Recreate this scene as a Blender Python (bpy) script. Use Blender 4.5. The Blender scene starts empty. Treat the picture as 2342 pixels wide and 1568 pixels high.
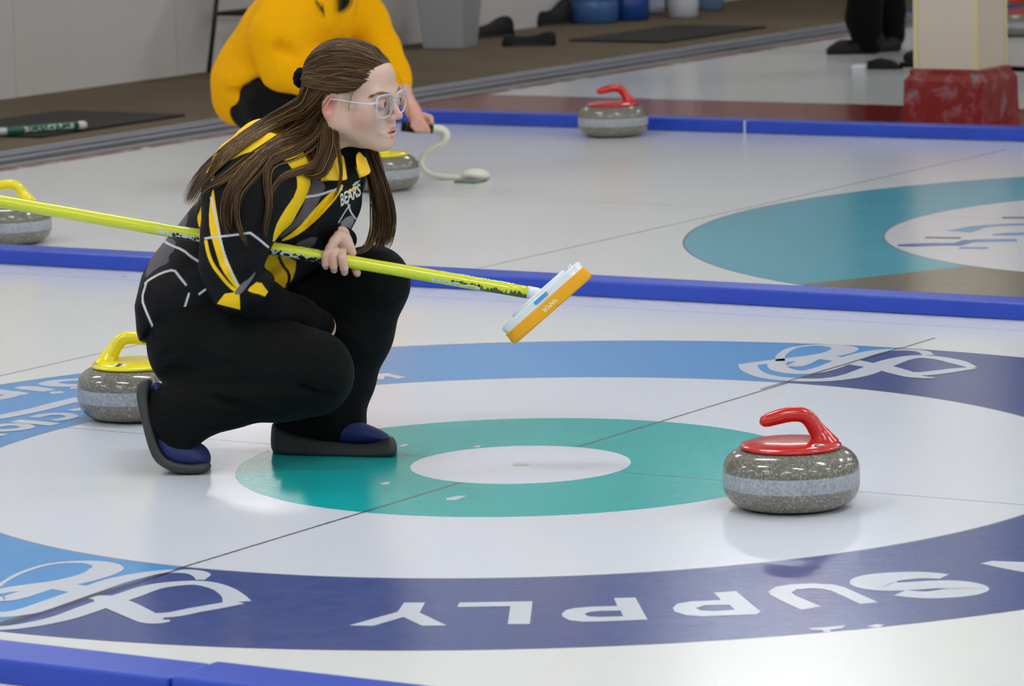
import bpy, bmesh, math, random, time
import numpy as np
from mathutils import Vector, Matrix
from mathutils.bvhtree import BVHTree
from mathutils.geometry import tessellate_polygon
T0 = time.time()
random.seed(7); RNG = np.random.default_rng(7)
SC = bpy.context.scene
COL = SC.collection
# ------------------------------------------------------------------ camera
FW, FH = 2342, 1568
FPX, CX, CY, CH = 9519.17, 4.5809, -7.4358, 1.5158
YAW, PITCH, ROLL = -0.553494, 0.142698, -0.024955
_f = np.array([math.sin(YAW)*math.cos(PITCH), math.cos(YAW)*math.cos(PITCH), -math.sin(PITCH)])
_r = np.array([math.cos(YAW), -math.sin(YAW), 0.0]); _u = np.cross(_r, _f)
CR, SR = math.cos(ROLL), math.sin(ROLL)
AX, AY, AZ = _r*CR+_u*SR, -_r*SR+_u*CR, _f          # camera right, up, forward
CO = np.array([CX, CY, CH])
M3 = np.array([AX, AY, AZ])                          # rows
def to_world(P): return CO + np.asarray(P) @ M3
def to_cam(P): return (np.asarray(P)-CO) @ M3.T
def cs(px, py, z): return np.array([(px-FW/2)*z/FPX, -(py-FH/2)*z/FPX, z])
def G(px, py, z=0.0):                                # the point of the level plane z that a photo pixel shows
    d = cs(px, py, 1.0) @ M3
    return CO + d*((z-CO[2])/d[2])
cam_d = bpy.data.cameras.new('camera'); cam = bpy.data.objects.new('camera', cam_d); COL.objects.link(cam)
m = Matrix.Identity(4)
for i in range(3):
    m[i][0], m[i][1], m[i][2], m[i][3] = AX[i], AY[i], -AZ[i], CO[i]
cam.matrix_world = m
cam_d.sensor_width = 36; cam_d.lens = 36*FPX/FW; cam_d.clip_start = .2; cam_d.clip_end = 200
cam_d.dof.use_dof = True; cam_d.dof.focus_distance = 9.02; cam_d.dof.aperture_fstop = 9.5
SC.camera = cam
# ------------------------------------------------------------------ materials
def lin(c):
    c = [x/255 for x in c]
    return tuple(x/12.92 if x <= .04045 else ((x+.055)/1.055)**2.4 for x in c)
class NT:
    def __init__(s, name):
        s.m = bpy.data.materials.new(name); s.m.use_nodes = True
        s.t = s.m.node_tree; s.t.nodes.clear()
        s.out = s.n('ShaderNodeOutputMaterial'); s.p = s.n('ShaderNodeBsdfPrincipled')
        s.t.links.new(s.p.outputs[0], s.out.inputs[0])
    def n(s, k, **kw):
        x = s.t.nodes.new(k)
        for a, b in kw.items(): setattr(x, a, b)
        return x
    def set(s, sock, v):
        if v is None: return
        if hasattr(v, 'links'): s.t.links.new(v, sock)
        elif isinstance(v, (tuple, list)) and len(v) == 3 and sock.type == 'RGBA': sock.default_value = (*v, 1)
        else: sock.default_value = v
    def math(s, op, a, b=None, c=None, clamp=False):
        x = s.n('ShaderNodeMath', operation=op); x.use_clamp = clamp
        for i, v in enumerate((a, b, c)): s.set(x.inputs[i], v)
        return x.outputs[0]
    def mix(s, fac, a, b):
        x = s.n('ShaderNodeMix', data_type='RGBA'); s.set(x.inputs[0], fac); s.set(x.inputs[6], a); s.set(x.inputs[7], b)
        return x.outputs[2]
    def noise(s, scale, detail=3, rough=.5, vec=None, dist=0):
        x = s.n('ShaderNodeTexNoise'); x.inputs['Scale'].default_value = scale; x.inputs['Detail'].default_value = detail
        x.inputs['Roughness'].default_value = rough; x.inputs['Distortion'].default_value = dist
        if vec is not None: s.t.links.new(vec, x.inputs['Vector'])
        return x.outputs[0]
    def obj(s): return s.n('ShaderNodeTexCoord').outputs['Object']
    def pos(s): return s.n('ShaderNodeNewGeometry').outputs['Position']
    def ramp(s, v, stops, interp='LINEAR'):
        x = s.n('ShaderNodeValToRGB'); x.color_ramp.interpolation = interp; e = x.color_ramp.elements
        while len(e) < len(stops): e.new(.5)
        for i, (p, c) in enumerate(stops): e[i].position = p; e[i].color = (*c, 1)
        s.t.links.new(v, x.inputs[0]); return x.outputs[0]
    def bump(s, h, strength, dist):
        x = s.n('ShaderNodeBump'); x.inputs['Strength'].default_value = strength; x.inputs['Distance'].default_value = dist
        s.t.links.new(h, x.inputs['Height']); s.t.links.new(x.outputs[0], s.p.inputs['Normal'])
    def b(s, **kw):
        for k, v in kw.items(): s.set(s.p.inputs[k.replace('_', ' ')], v)
        return s
def simple(name, c, rough=.5, metal=0, noise=0, nscale=20, bump=0, bscale=60, bdist=.002, spec=.5, coat=0, **kw):
    t = NT(name); base = lin(c)
    if noise:
        dark = tuple(x*(1-noise) for x in base); lite = tuple(min(1, x*(1+noise)) for x in base)
        t.b(Base_Color=t.mix(t.noise(nscale, 4, .6, t.obj()), dark, lite))
    else: t.b(Base_Color=base)
    t.b(Roughness=rough, Metallic=metal, Specular_IOR_Level=spec, Coat_Weight=coat)
    if bump: t.bump(t.noise(bscale, 3, .5, t.obj()), bump, bdist)
    t.b(**kw)
    return t.m
def vcol(name, rough=.6, bump=0, bscale=200, bdist=.001, sss=0, spec=.4, extra=None, sheen=0, br=3):
    t = NT(name); a = t.n('ShaderNodeAttribute', attribute_name='Col')
    t.b(Base_Color=a.outputs['Color'], Roughness=rough, Specular_IOR_Level=spec, Sheen_Weight=sheen)
    if sss:
        t.b(Subsurface_Weight=sss, Subsurface_Scale=.006); t.p.inputs['Subsurface Radius'].default_value = (1, .35, .2)
    if bump: t.bump(t.noise(bscale, br, .5, t.obj()), bump, bdist)
    return t.m
# ------------------------------------------------------------------ object helpers
def tag(o, label=None, cat=None, group=None, kind=None):
    if label: o['label'] = label
    if cat: o['category'] = cat
    if group: o['group'] = group
    if kind: o['kind'] = kind
    return o
def link(name, me, mat=None, parent=None):
    o = bpy.data.objects.new(name, me); COL.objects.link(o)
    if mat is not None:
        for mm in (mat if isinstance(mat, (list, tuple)) else [mat]): me.materials.append(mm)
    if parent is not None:
        o.parent = parent; o.matrix_parent_inverse = parent.matrix_basis.inverted()
    return o
def empty(name, loc=(0, 0, 0), rz=0):
    o = bpy.data.objects.new(name, None); COL.objects.link(o); o.location = loc; o.rotation_euler = (0, 0, rz); o.empty_display_size = .05
    return o
def child(name, me, mat, parent):                    # mesh given in the parent's own coordinates
    o = bpy.data.objects.new(name, me); COL.objects.link(o)
    for mm in (mat if isinstance(mat, (list, tuple)) else [mat]): me.materials.append(mm)
    o.parent = parent
    return o
def mesh(V, F, smooth=False, name='m'):
    me = bpy.data.meshes.new(name); me.from_pydata([tuple(map(float, v)) for v in V], [], [tuple(map(int, f)) for f in F]); me.update()
    if smooth: me.shade_smooth()
    return me
def quadmesh(V, Q, smooth=True):
    me = bpy.data.meshes.new('m'); n = len(Q)
    me.vertices.add(len(V)); me.vertices.foreach_set('co', np.asarray(V, np.float32).ravel())
    me.loops.add(4*n); me.loops.foreach_set('vertex_index', np.asarray(Q, np.int32).ravel())
    me.polygons.add(n); me.polygons.foreach_set('loop_start', np.arange(0, 4*n, 4, dtype=np.int32))
    try: me.polygons.foreach_set('loop_total', np.full(n, 4, np.int32))
    except Exception: pass
    me.update(calc_edges=True)
    if smooth: me.shade_smooth()
    return me
def setcol(me, C):
    a = me.color_attributes.new('Col', 'FLOAT_COLOR', 'POINT')
    D = np.ones((len(me.vertices), 4), np.float32); D[:, :3] = C; a.data.foreach_set('color', D.ravel())
class MB:
    def __init__(s): s.V, s.F, s.M = [], [], []
    def add(s, V, F, mi=0):
        k = len(s.V); s.V += [tuple(map(float, v)) for v in V]; s.F += [tuple(i+k for i in f) for f in F]; s.M += [mi]*len(F); return s
    def box(s, a, b, mi=0, ch=0):
        x0, y0, z0 = a; x1, y1, z1 = b
        if ch:
            c = ch; bm = bmesh.new(); bmesh.ops.create_cube(bm, size=1)
            for v in bm.verts: v.co = Vector(((x0+x1)/2+v.co.x*(x1-x0), (y0+y1)/2+v.co.y*(y1-y0), (z0+z1)/2+v.co.z*(z1-z0)))
            bmesh.ops.bevel(bm, geom=list(bm.edges), offset=c, segments=2, affect='EDGES', profile=.5)
            bm.verts.index_update(); s.add([v.co for v in bm.verts], [[v.index for v in f.verts] for f in bm.faces], mi); bm.free(); return s
        V = [(x0, y0, z0), (x1, y0, z0), (x1, y1, z0), (x0, y1, z0), (x0, y0, z1), (x1, y0, z1), (x1, y1, z1), (x0, y1, z1)]
        return s.add(V, [(0, 3, 2, 1), (4, 5, 6, 7), (0, 1, 5, 4), (1, 2, 6, 5), (2, 3, 7, 6), (3, 0, 4, 7)], mi)
    def tube(s, P, R, n=12, mi=0, flat=None):
        V, F = tube(P, R, n, flat); return s.add(V, F, mi)
    def mesh(s, smooth=False):
        me = mesh(s.V, s.F, smooth)
        if any(s.M): me.polygons.foreach_set('material_index', s.M)
        return me
def resample(P, n, closed=False):
    P = np.asarray(P, float)
    if closed: Q = np.vstack([P[-1], P, P[0], P[1]])
    else: Q = np.vstack([2*P[0]-P[1], P, 2*P[-1]-P[-2]])
    m_ = len(P) if closed else len(P)-1
    t = np.linspace(0, m_, n, endpoint=not closed); i = np.minimum(t.astype(int), m_-1); u = (t-i)[:, None]
    a, b, c, d = Q[i], Q[i+1], Q[i+2], Q[(i+3)]
    return .5*((2*b)+(-a+c)*u+(2*a-5*b+4*c-d)*u*u+(-a+3*b-3*c+d)*u**3)
def tube(P, R, n=12, flat=None, cap=True):
    P = np.asarray(P, float); k = len(P); R = np.broadcast_to(np.asarray(R, float), (k,)) if np.ndim(R) <= 1 else np.asarray(R, float)
    T = np.gradient(P, axis=0); T /= np.linalg.norm(T, axis=1)[:, None]+1e-12
    ref = np.array([0, 0, 1.0]) if abs(T[0][2]) < .9 else np.array([1.0, 0, 0])
    V = []; N = np.cross(T[0], ref); N /= np.linalg.norm(N)
    for i in range(k):
        N = N-T[i]*N.dot(T[i]); N /= np.linalg.norm(N)+1e-12; B = np.cross(T[i], N)
        for j in range(n):
            a = 2*math.pi*j/n; e = 1 if flat is None else flat[i] if np.ndim(flat) else flat
            V.append(P[i]+R[i]*(math.cos(a)*N+math.sin(a)*e*B))
    F = [(i*n+j, i*n+(j+1) % n, (i+1)*n+(j+1) % n, (i+1)*n+j) for i in range(k-1) for j in range(n)]
    if cap: F += [tuple(range(n))[::-1], tuple((k-1)*n+j for j in range(n))]
    return V, F
def lathe(prof, n=64):
    V = []; F = []; k = len(prof)
    for r, z in prof:
        for j in range(n): a = 2*math.pi*j/n; V.append((r*math.cos(a), r*math.sin(a), z))
    for i in range(k-1):
        for j in range(n): F.append((i*n+j, i*n+(j+1) % n, (i+1)*n+(j+1) % n, (i+1)*n+j))
    return V, F
def text2d(s, size=1.0, bold=0.0):
    c = bpy.data.curves.new('t', 'FONT'); c.body = s; c.size = size; c.offset = bold; c.resolution_u = 3; c.align_x = 'LEFT'
    o = bpy.data.objects.new('t', c); COL.objects.link(o); bpy.context.view_layer.update()
    me = o.evaluated_get(bpy.context.evaluated_depsgraph_get()).to_mesh()
    V = [tuple(v.co) for v in me.vertices]; F = [tuple(p.vertices) for p in me.polygons]
    bpy.data.objects.remove(o); bpy.data.curves.remove(c)
    return np.array(V), F
# ------------------------------------------------------------------ signed distance modelling (camera-aligned metres)
def chaikin(P, it=2, closed=True):
    P = np.asarray(P, float)
    for _ in range(it):
        if closed:
            Q = np.roll(P, -1, 0); P = np.stack([.75*P+.25*Q, .25*P+.75*Q], 1).reshape(-1, 2)
        else:
            Q = np.stack([.75*P[:-1]+.25*P[1:], .25*P[:-1]+.75*P[1:]], 1).reshape(-1, 2); P = np.vstack([P[:1], Q, P[-1:]])
    return P
def sdpoly(X, Y, P):
    P = np.asarray(P, float); d = np.full(X.shape, 1e18); ins = np.zeros(X.shape, bool)
    for i in range(len(P)):
        ax, ay = P[i]; bx, by = P[(i+1) % len(P)]; ex, ey = bx-ax, by-ay; l2 = ex*ex+ey*ey+1e-18
        t = np.clip(((X-ax)*ex+(Y-ay)*ey)/l2, 0, 1); d = np.minimum(d, (X-ax-t*ex)**2+(Y-ay-t*ey)**2)
        if abs(by-ay) > 1e-12:
            c = ((ay > Y) != (by > Y)) & (X < ex*(Y-ay)/(by-ay)+ax); ins ^= c
    d = np.sqrt(d); return np.where(ins, -d, d)
def sdline(X, Y, P):
    d = np.full(X.shape, 1e18)
    for (ax, ay), (bx, by) in zip(P[:-1], P[1:]):
        ex, ey = bx-ax, by-ay; l2 = ex*ex+ey*ey+1e-18
        t = np.clip(((X-ax)*ex+(Y-ay)*ey)/l2, 0, 1); d = np.minimum(d, (X-ax-t*ex)**2+(Y-ay-t*ey)**2)
    return np.sqrt(d)
class SDF:
    def __init__(s): s.ops = []
    def cap(s, a, b, ra, rb=None, k=.02, sw=1.0, sub=False):
        rb = ra if rb is None else rb; a = np.array(a, float); b = np.array(b, float); R = max(ra, rb)+k
        def f(X, Y, Z):
            A = a*[1, 1, sw]; B = b*[1, 1, sw]; e = B-A; l2 = e.dot(e)+1e-12
            x, y, z = X-A[0], Y-A[1], Z*sw-A[2]
            t = np.clip((x*e[0]+y*e[1]+z*e[2])/l2, 0, 1)
            return np.sqrt((x-t*e[0])**2+(y-t*e[1])**2+(z-t*e[2])**2)-(ra+(rb-ra)*t)
        s.ops.append((f, np.minimum(a, b)-R/min(sw, 1), np.maximum(a, b)+R/min(sw, 1), k, sub)); return s
    def chain(s, pts, k=.02, sw=1.0, kj=None):
        for (a, ra), (b, rb) in zip(pts[:-1], pts[1:]): s.cap(a, b, ra, rb, k, sw)
        return s
    def ell(s, c, r, R=None, k=.02, sub=False):
        c = np.array(c, float); r = np.array(r, float); R = np.eye(3) if R is None else np.array(R)
        def f(X, Y, Z):
            x, y, z = X-c[0], Y-c[1], Z-c[2]
            q = [(x*R[i][0]+y*R[i][1]+z*R[i][2]) for i in range(3)]
            k0 = np.sqrt(sum((q[i]/r[i])**2 for i in range(3))); k1 = np.sqrt(sum((q[i]/r[i]**2)**2 for i in range(3)))
            return k0*(k0-1)/(k1+1e-9)
        m_ = r.max()+k; s.ops.append((f, c-m_, c+m_, k, sub)); return s
    def poly(s, P, zc, hw, rnd=.01, k=.01, sub=False, slope=0):   # outline in x,y with real depth 2*hw about z=zc
        P = np.array(P, float); x0 = P[:, 0].mean()
        def f(X, Y, Z):
            d = sdpoly(X[:, :, :1], Y[:, :, :1], P)+rnd; w = np.abs(Z-zc-slope*(X-x0))-hw+rnd
            return np.minimum(np.maximum(d, w), 0)+np.sqrt(np.maximum(d, 0)**2+np.maximum(w, 0)**2)-rnd
        e = abs(slope)*np.ptp(P[:, 0])
        s.ops.append((f, np.array([P[:, 0].min()-k, P[:, 1].min()-k, zc-hw-k-e]), np.array([P[:, 0].max()+k, P[:, 1].max()+k, zc+hw+k+e]), k, sub)); return s
    def ground(s, z=0.0):                             # nothing below the level plane z
        n = M3 @ np.array([0, 0, 1.0]); c = z-CO[2]
        s.post = lambda X, Y, Z, D: np.maximum(D, c-(X*n[0]+Y*n[1]+Z*n[2])); return s
    post = None
    def plane(s, n, c):                               # keep n.p < c
        old = s.post
        s.post = (lambda X, Y, Z, D: np.maximum(D if old is None else old(X, Y, Z, D), X*n[0]+Y*n[1]+Z*n[2]-c)); return s
    def build(s, h, smooth=2, world=True):
        lo = np.min([o[1] for o in s.ops if not o[4]], 0)-3*h; hi = np.max([o[2] for o in s.ops if not o[4]], 0)+3*h
        n = np.ceil((hi-lo)/h).astype(int)+1
        ax = [(lo[i]+h*np.arange(n[i])).astype(np.float32) for i in range(3)]
        D = np.full(n, .08, np.float32)
        for f, a, b, k, sub in s.ops:
            pad = 3*h+k
            i0 = np.clip(((a-pad-lo)/h).astype(int), 0, n); i1 = np.clip(((b+pad-lo)/h).astype(int)+2, 0, n)
            if (i1 <= i0).any(): continue
            sl = tuple(slice(i0[i], i1[i]) for i in range(3))
            X, Y, Z = np.meshgrid(ax[0][sl[0]], ax[1][sl[1]], ax[2][sl[2]], indexing='ij', sparse=True)
            X3 = np.broadcast_to(X, (X.shape[0], Y.shape[1], Z.shape[2])); Y3 = np.broadcast_to(Y, X3.shape); Z3 = np.broadcast_to(Z, X3.shape)
            v = f(X3, Y3, Z3).astype(np.float32); d = D[sl]
            if sub: v = -v; hh = np.maximum(k-np.abs(d-v), 0)/max(k, 1e-6); D[sl] = np.maximum(d, v)+hh*hh*k/4
            else: hh = np.maximum(k-np.abs(d-v), 0)/max(k, 1e-6); D[sl] = np.minimum(d, v)-hh*hh*k/4
        if s.post is not None:
            X, Y, Z = np.meshgrid(*ax, indexing='ij', sparse=True); D = s.post(X, Y, Z, D).astype(np.float32)
        V, Q = nets(D, lo, h)
        if smooth: V = relax(V, Q, smooth)
        if world:
            W_ = to_world(V); a, b, c = W_[Q[:, 0]], W_[Q[:, 1]], W_[Q[:, 2]]
            if np.einsum('ij,ij->i', a-W_.mean(0), np.cross(b-a, c-a)).sum() < 0: Q = Q[:, ::-1]
        return V, Q
def nets(D, lo, h):
    ins = D < 0; sh = np.array(D.shape)-1
    idx = np.zeros(sh, np.int8)
    c8 = [(i, j, k) for i in (0, 1) for j in (0, 1) for k in (0, 1)]
    cnt = np.zeros(sh, np.int8)
    for i, j, k in c8: cnt += ins[i:sh[0]+i, j:sh[1]+j, k:sh[2]+k]
    act = (cnt > 0) & (cnt < 8); I = np.argwhere(act); num = np.full(sh, -1, np.int64); num[act] = np.arange(len(I))
    S = np.zeros((len(I), 3)); C = np.zeros(len(I))
    for a in c8:
        for ax_ in range(3):
            if a[ax_] == 1: continue
            b = list(a); b[ax_] = 1
            da = D[I[:, 0]+a[0], I[:, 1]+a[1], I[:, 2]+a[2]]; db = D[I[:, 0]+b[0], I[:, 1]+b[1], I[:, 2]+b[2]]
            cr = (da < 0) != (db < 0); t = np.where(cr, da/(da-db+1e-20), 0)
            p = np.tile(np.array(a, float), (len(I), 1)); p[:, ax_] = t
            S += p*cr[:, None]; C += cr
    V = lo+h*(I+S/C[:, None]); Q = []
    for ax_ in range(3):
        o = [slice(0, D.shape[i]) for i in range(3)]; o2 = list(o); o[ax_] = slice(0, -1); o2[ax_] = slice(1, None)
        e = ins[tuple(o)] != ins[tuple(o2)]; E_ = np.argwhere(e)
        b, c = [i for i in range(3) if i != ax_]
        E_ = E_[(E_[:, b] > 0) & (E_[:, c] > 0) & (E_[:, b] < D.shape[b]-1) & (E_[:, c] < D.shape[c]-1)]
        q = []
        for db, dc in ((0, 0), (1, 0), (1, 1), (0, 1)):
            K = E_.copy(); K[:, b] -= db; K[:, c] -= dc; q.append(num[K[:, 0], K[:, 1], K[:, 2]])
        q = np.stack(q, 1); fl = ins[E_[:, 0], E_[:, 1], E_[:, 2]]
        if ax_ == 1: fl = ~fl
        q[fl] = q[fl][:, ::-1]; Q.append(q)
    return V, np.vstack(Q)
def relax(V, Q, it):
    E_ = np.vstack([Q[:, [0, 1]], Q[:, [1, 2]], Q[:, [2, 3]], Q[:, [3, 0]]]); E_ = np.vstack([E_, E_[:, ::-1]]); n = len(V)
    cnt = np.bincount(E_[:, 0], minlength=n)[:, None]
    for i in range(it):
        A = np.stack([np.bincount(E_[:, 0], V[E_[:, 1], j], n) for j in range(3)], 1)/cnt
        V = V+(.5 if i % 2 == 0 else -.3)*(A-V)
    return V
def join(parts):
    V, Q, k = [], [], 0
    for v, q in parts: V.append(v); Q.append(q+k); k += len(v)
    return np.vstack(V), np.vstack(Q)
def subdiv(me, lv=1):
    o = bpy.data.objects.new('t', me); COL.objects.link(o); s = o.modifiers.new('s', 'SUBSURF'); s.levels = lv; s.render_levels = lv
    bpy.context.view_layer.update()
    n = bpy.data.meshes.new_from_object(o.evaluated_get(bpy.context.evaluated_depsgraph_get())); bpy.data.objects.remove(o); n.shade_smooth(); return n
def verts(me):
    a = np.empty(len(me.vertices)*3, np.float32); me.vertices.foreach_get('co', a); return a.reshape(-1, 3).astype(float)
def pix(Vw):
    C = to_cam(Vw); return FW/2+C[:, 0]*FPX/C[:, 2], FH/2-C[:, 1]*FPX/C[:, 2]
def paint(C, X, Y, P, col, soft=1.6, sm=2, line=None):
    bb = np.array(P, float); pad = 6+(line or 0)
    s = (X > bb[:, 0].min()-pad) & (X < bb[:, 0].max()+pad) & (Y > bb[:, 1].min()-pad) & (Y < bb[:, 1].max()+pad)
    if not s.any(): return
    if line: d = sdline(X[s], Y[s], chaikin(P, sm, False))-line/2
    else: d = sdpoly(X[s], Y[s], chaikin(P, sm))
    a = np.clip(.5-d/soft, 0, 1)[:, None]; C[s] = C[s]*(1-a)+np.array(lin(col))*a
# ================================================================== THE SETTING
HY2 = 4.46                                            # centre line of the next sheet
WALLX = -7.03
def ice_material():
    t = NT('ice'); p = t.pos(); sep = t.n('ShaderNodeSeparateXYZ'); t.t.links.new(p, sep.inputs[0]); x, y = sep.outputs[0], sep.outputs[1]
    fine = t.noise(90, 3, .6, p); big = t.noise(1.3, 3, .5, p)
    base = t.mix(big, lin((226, 228, 226)), lin((232, 234, 233)))
    dirt = t.noise(14, 5, .7, p)
    def band(v, a, b): return t.math('MULTIPLY', t.math('GREATER_THAN', v, a), t.math('LESS_THAN', v, b))
    def house(base, y0, ringcol, sector, far):
        dy = t.math('SUBTRACT', y, y0); r = t.math('SQRT', t.math('ADD', t.math('MULTIPLY', x, x), t.math('MULTIPLY', dy, dy)))
        jit = t.math('MULTIPLY_ADD', fine, .006, -.003); rj = t.math('ADD', r, jit)
        white = lin((222, 226, 236)) if not far else lin((222, 222, 226))
        base = t.mix(band(rj, -1, 1.829), base, white)
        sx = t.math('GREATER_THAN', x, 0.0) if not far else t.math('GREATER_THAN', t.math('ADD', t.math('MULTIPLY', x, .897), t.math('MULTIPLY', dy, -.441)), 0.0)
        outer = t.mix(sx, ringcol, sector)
        outer = t.mix(t.math('MULTIPLY', t.math('SUBTRACT', fine, .42), 1.6, clamp=True), outer, lin((200, 205, 220)) if False else outer)
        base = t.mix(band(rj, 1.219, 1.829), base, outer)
        teal = t.mix(t.noise(40, 3, .6, p), lin((14, 166, 168)), lin((40, 182, 182)))
        base = t.mix(band(rj, .235, .607), base, teal)
        for R in (1.219, 1.829):
            e = t.math('LESS_THAN', t.math('ABSOLUTE', t.math('SUBTRACT', r, R-.002)), .004); base = t.mix(t.math('MULTIPLY', e, .55), base, lin((70, 70, 100)))
        # string lines, laid across the house but not over the white button
        out = t.math('GREATER_THAN', r, .236); wob = t.math('MULTIPLY_ADD', t.noise(60, 2, .5, p), .004, -.002)
        c1 = t.math('LESS_THAN', t.math('ABSOLUTE', t.math('ADD', dy, wob)), .0028); c2 = t.math('LESS_THAN', t.math('ABSOLUTE', t.math('ADD', x, wob)), .0044)
        back = t.math('LESS_THAN', t.math('ABSOLUTE', t.math('ADD', x, 1.862)), .006)
        side = t.math('LESS_THAN', t.math('ABSOLUTE', dy), 2.02)
        ln = t.math('MULTIPLY', t.math('MULTIPLY', out, side), t.math('MAXIMUM', t.math('MULTIPLY', c1, .55), t.math('MULTIPLY', t.math('MAXIMUM', c2, t.math('MULTIPLY', back, .6)), .85)))
        return t.mix(ln, base, lin((84, 78, 78)))
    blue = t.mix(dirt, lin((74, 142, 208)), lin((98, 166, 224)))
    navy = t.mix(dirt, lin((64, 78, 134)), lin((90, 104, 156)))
    tb = t.mix(t.noise(1.1, 2, .5, p), lin((84, 164, 174)), lin((112, 182, 208)))
    br = t.mix(dirt, lin((112, 106, 98)), lin((150, 144, 130)))
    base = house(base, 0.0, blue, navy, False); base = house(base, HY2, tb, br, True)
    red = t.mix(t.noise(3, 4, .6, p), lin((120, 24, 20)), lin((150, 60, 52)))
    base = t.mix(band(y, 6.85, 8.03), base, red)
    # worn red edge line along the walkway
    wn = t.noise(7, 4, .7, p); rl = t.math('MULTIPLY', band(t.math('ADD', x, t.math('MULTIPLY', wn, .05)), -5.12, -5.04), t.math('GREATER_THAN', wn, .44))
    base = t.mix(t.math('MULTIPLY', rl, .8), base, lin((165, 60, 66)))
    # dirt gathered in the gutter in front of the dividers
    g = t.math('MULTIPLY', band(y, 2.27, 2.36), t.math('GREATER_THAN', t.noise(26, 3, .7, p), .64))
    base = t.mix(t.math('MULTIPLY', g, .45), base, lin((120, 95, 75)))
    gl = t.math('LESS_THAN', t.math('ABSOLUTE', t.math('SUBTRACT', y, 2.22)), .012); base = t.mix(t.math('MULTIPLY', gl, .16), base, lin((150, 150, 146)))
    t.b(Base_Color=base, Roughness=.065, IOR=1.36, Specular_IOR_Level=.5)
    peb = t.math('ADD', t.noise(300, 2, .6, p), t.math('MULTIPLY', t.noise(40, 2, .5, p), .7))
    t.bump(peb, .22, .0012)
    return t.m
ICE = ice_material()
def plane(name, x0, x1, y0, y1, z, mat, n=1):
    me = mesh([(x0, y0, z), (x1, y0, z), (x1, y1, z), (x0, y1, z)], [(0, 1, 2, 3)]); return tag(link(name, me, mat), kind='structure')
XR, YF, YB, ZC = 34.0, -11.0, 27.0, 4.3
floor = plane('floor', -5.45, XR, YF, YB, 0, ICE)
def carpet_material():
    t = NT('carpet'); p = t.pos(); b = t.mix(t.noise(1.2, 3, .6, p), lin((100, 88, 74)), lin((130, 116, 96)))
    b = t.mix(t.noise(220, 2, .6, p), t.mix(.75, lin((50, 42, 34)), b), b)
    t.b(Base_Color=b, Roughness=.95, Specular_IOR_Level=.1); t.bump(t.noise(400, 2, .6, p), .6, .004); return t.m
cb = MB().box((WALLX, YF, -.05), (-5.47, YB, .012)); tag(link('floor_walkway', cb.mesh(), carpet_material()), 'brown grey carpeted walkway along the end wall', kind='structure')
# ridged metal and rubber edging between carpet and ice
M_ALU = simple('edging_metal', (150, 152, 162), .42, .35, .15, 30); M_RUB = simple('edging_rubber', (58, 60, 58), .7, 0, .2, 40); M_GRY = simple('edging_grey', (128, 126, 124), .6, 0, .15, 12)
tr = MB(); x = -5.47
for w_, h_, mi in ((.05, .016, 0), (.035, .010, 1), (.045, .018, 0), (.03, .008, 1), (.03, .012, 1), (.045, .016, 0), (.05, .008, 1), (.07, .007, 2)):
    tr.box((x, YF, -.02), (x+w_, YB, h_), mi, 0); x += w_
tag(link('trim_1', tr.mesh(), [M_ALU, M_RUB, M_GRY]), 'grey ridged edging strip between carpet and ice', kind='structure')
def wall_material(name, c, marks=False):
    t = NT(name); p = t.pos(); base = t.mix(t.noise(.7, 3, .5, p), lin(tuple(v-6 for v in c)), lin(tuple(min(255, v+6) for v in c)))
    base = t.mix(t.math('MULTIPLY', t.math('SUBTRACT', t.noise(3.5, 5, .7, p, .4), .58), 1.2, clamp=True), base, lin(tuple(v*.8 for v in c)))
    if marks:
        sep = t.n('ShaderNodeSeparateXYZ'); t.t.links.new(p, sep.inputs[0]); y = sep.outputs[1]
        seam = t.math('LESS_THAN', t.math('ABSOLUTE', t.math('SUBTRACT', t.math('MODULO', t.math('ADD', y, 30.0), 1.22), .6)), .004)
        base = t.mix(t.math('MULTIPLY', seam, .25), base, lin((110, 108, 104)))
    t.b(Base_Color=base, Roughness=.75, Specular_IOR_Level=.25); return t.m
M_WALL = wall_material('painted_wall', (208, 202, 198), True); M_WALL2 = wall_material('far_wall', (196, 196, 190))
def wall(name, a, b, mat): return tag(link(name, MB().box(a, b).mesh(), mat), kind='structure')
# end wall, with window openings high in it
WIN = [(8.42, 9.4)]; WZ0, WZ1 = 2.12, 2.72
wb = MB(); ys = [YF]+[v for w_ in WIN for v in w_]+[YB]
wb.box((WALLX-.2, YF, -.05), (WALLX, YB, WZ0)); wb.box((WALLX-.2, YF, WZ1), (WALLX, YB, ZC))
for a, b in zip(ys[::2], ys[1::2]): wb.box((WALLX-.2, a, WZ0), (WALLX, b, WZ1))
tag(link('wall_left', wb.mesh(), M_WALL), kind='structure')
wall('wall_back', (WALLX-.2, YB, -.05), (XR+.2, YB+.2, ZC), M_WALL2)
wall('wall_right', (XR, YF, -.05), (XR+.2, YB, ZC), M_WALL2)
wall('wall_front', (WALLX-.2, YF-.2, -.05), (XR+.2, YF, ZC), M_WALL2)
tag(link('ceiling', MB().box((WALLX-.2, YF-.2, ZC), (XR+.2, YB+.2, ZC+.15)).mesh(), simple('ceiling_paint', (205, 205, 200), .8)), kind='structure')
def emit(name, c, s):
    m = bpy.data.materials.new(name); m.use_nodes = True; t = m.node_tree; t.nodes.clear()
    o = t.nodes.new('ShaderNodeOutputMaterial'); e = t.nodes.new('ShaderNodeEmission'); e.inputs[0].default_value = (*c, 1); e.inputs[1].default_value = s
    t.links.new(e.outputs[0], o.inputs[0]); return m
M_DAY = emit('daylight_pane', (.94, .97, 1.0), 5.5); M_FR = simple('window_frame_paint', (225, 225, 222), .5)
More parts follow.
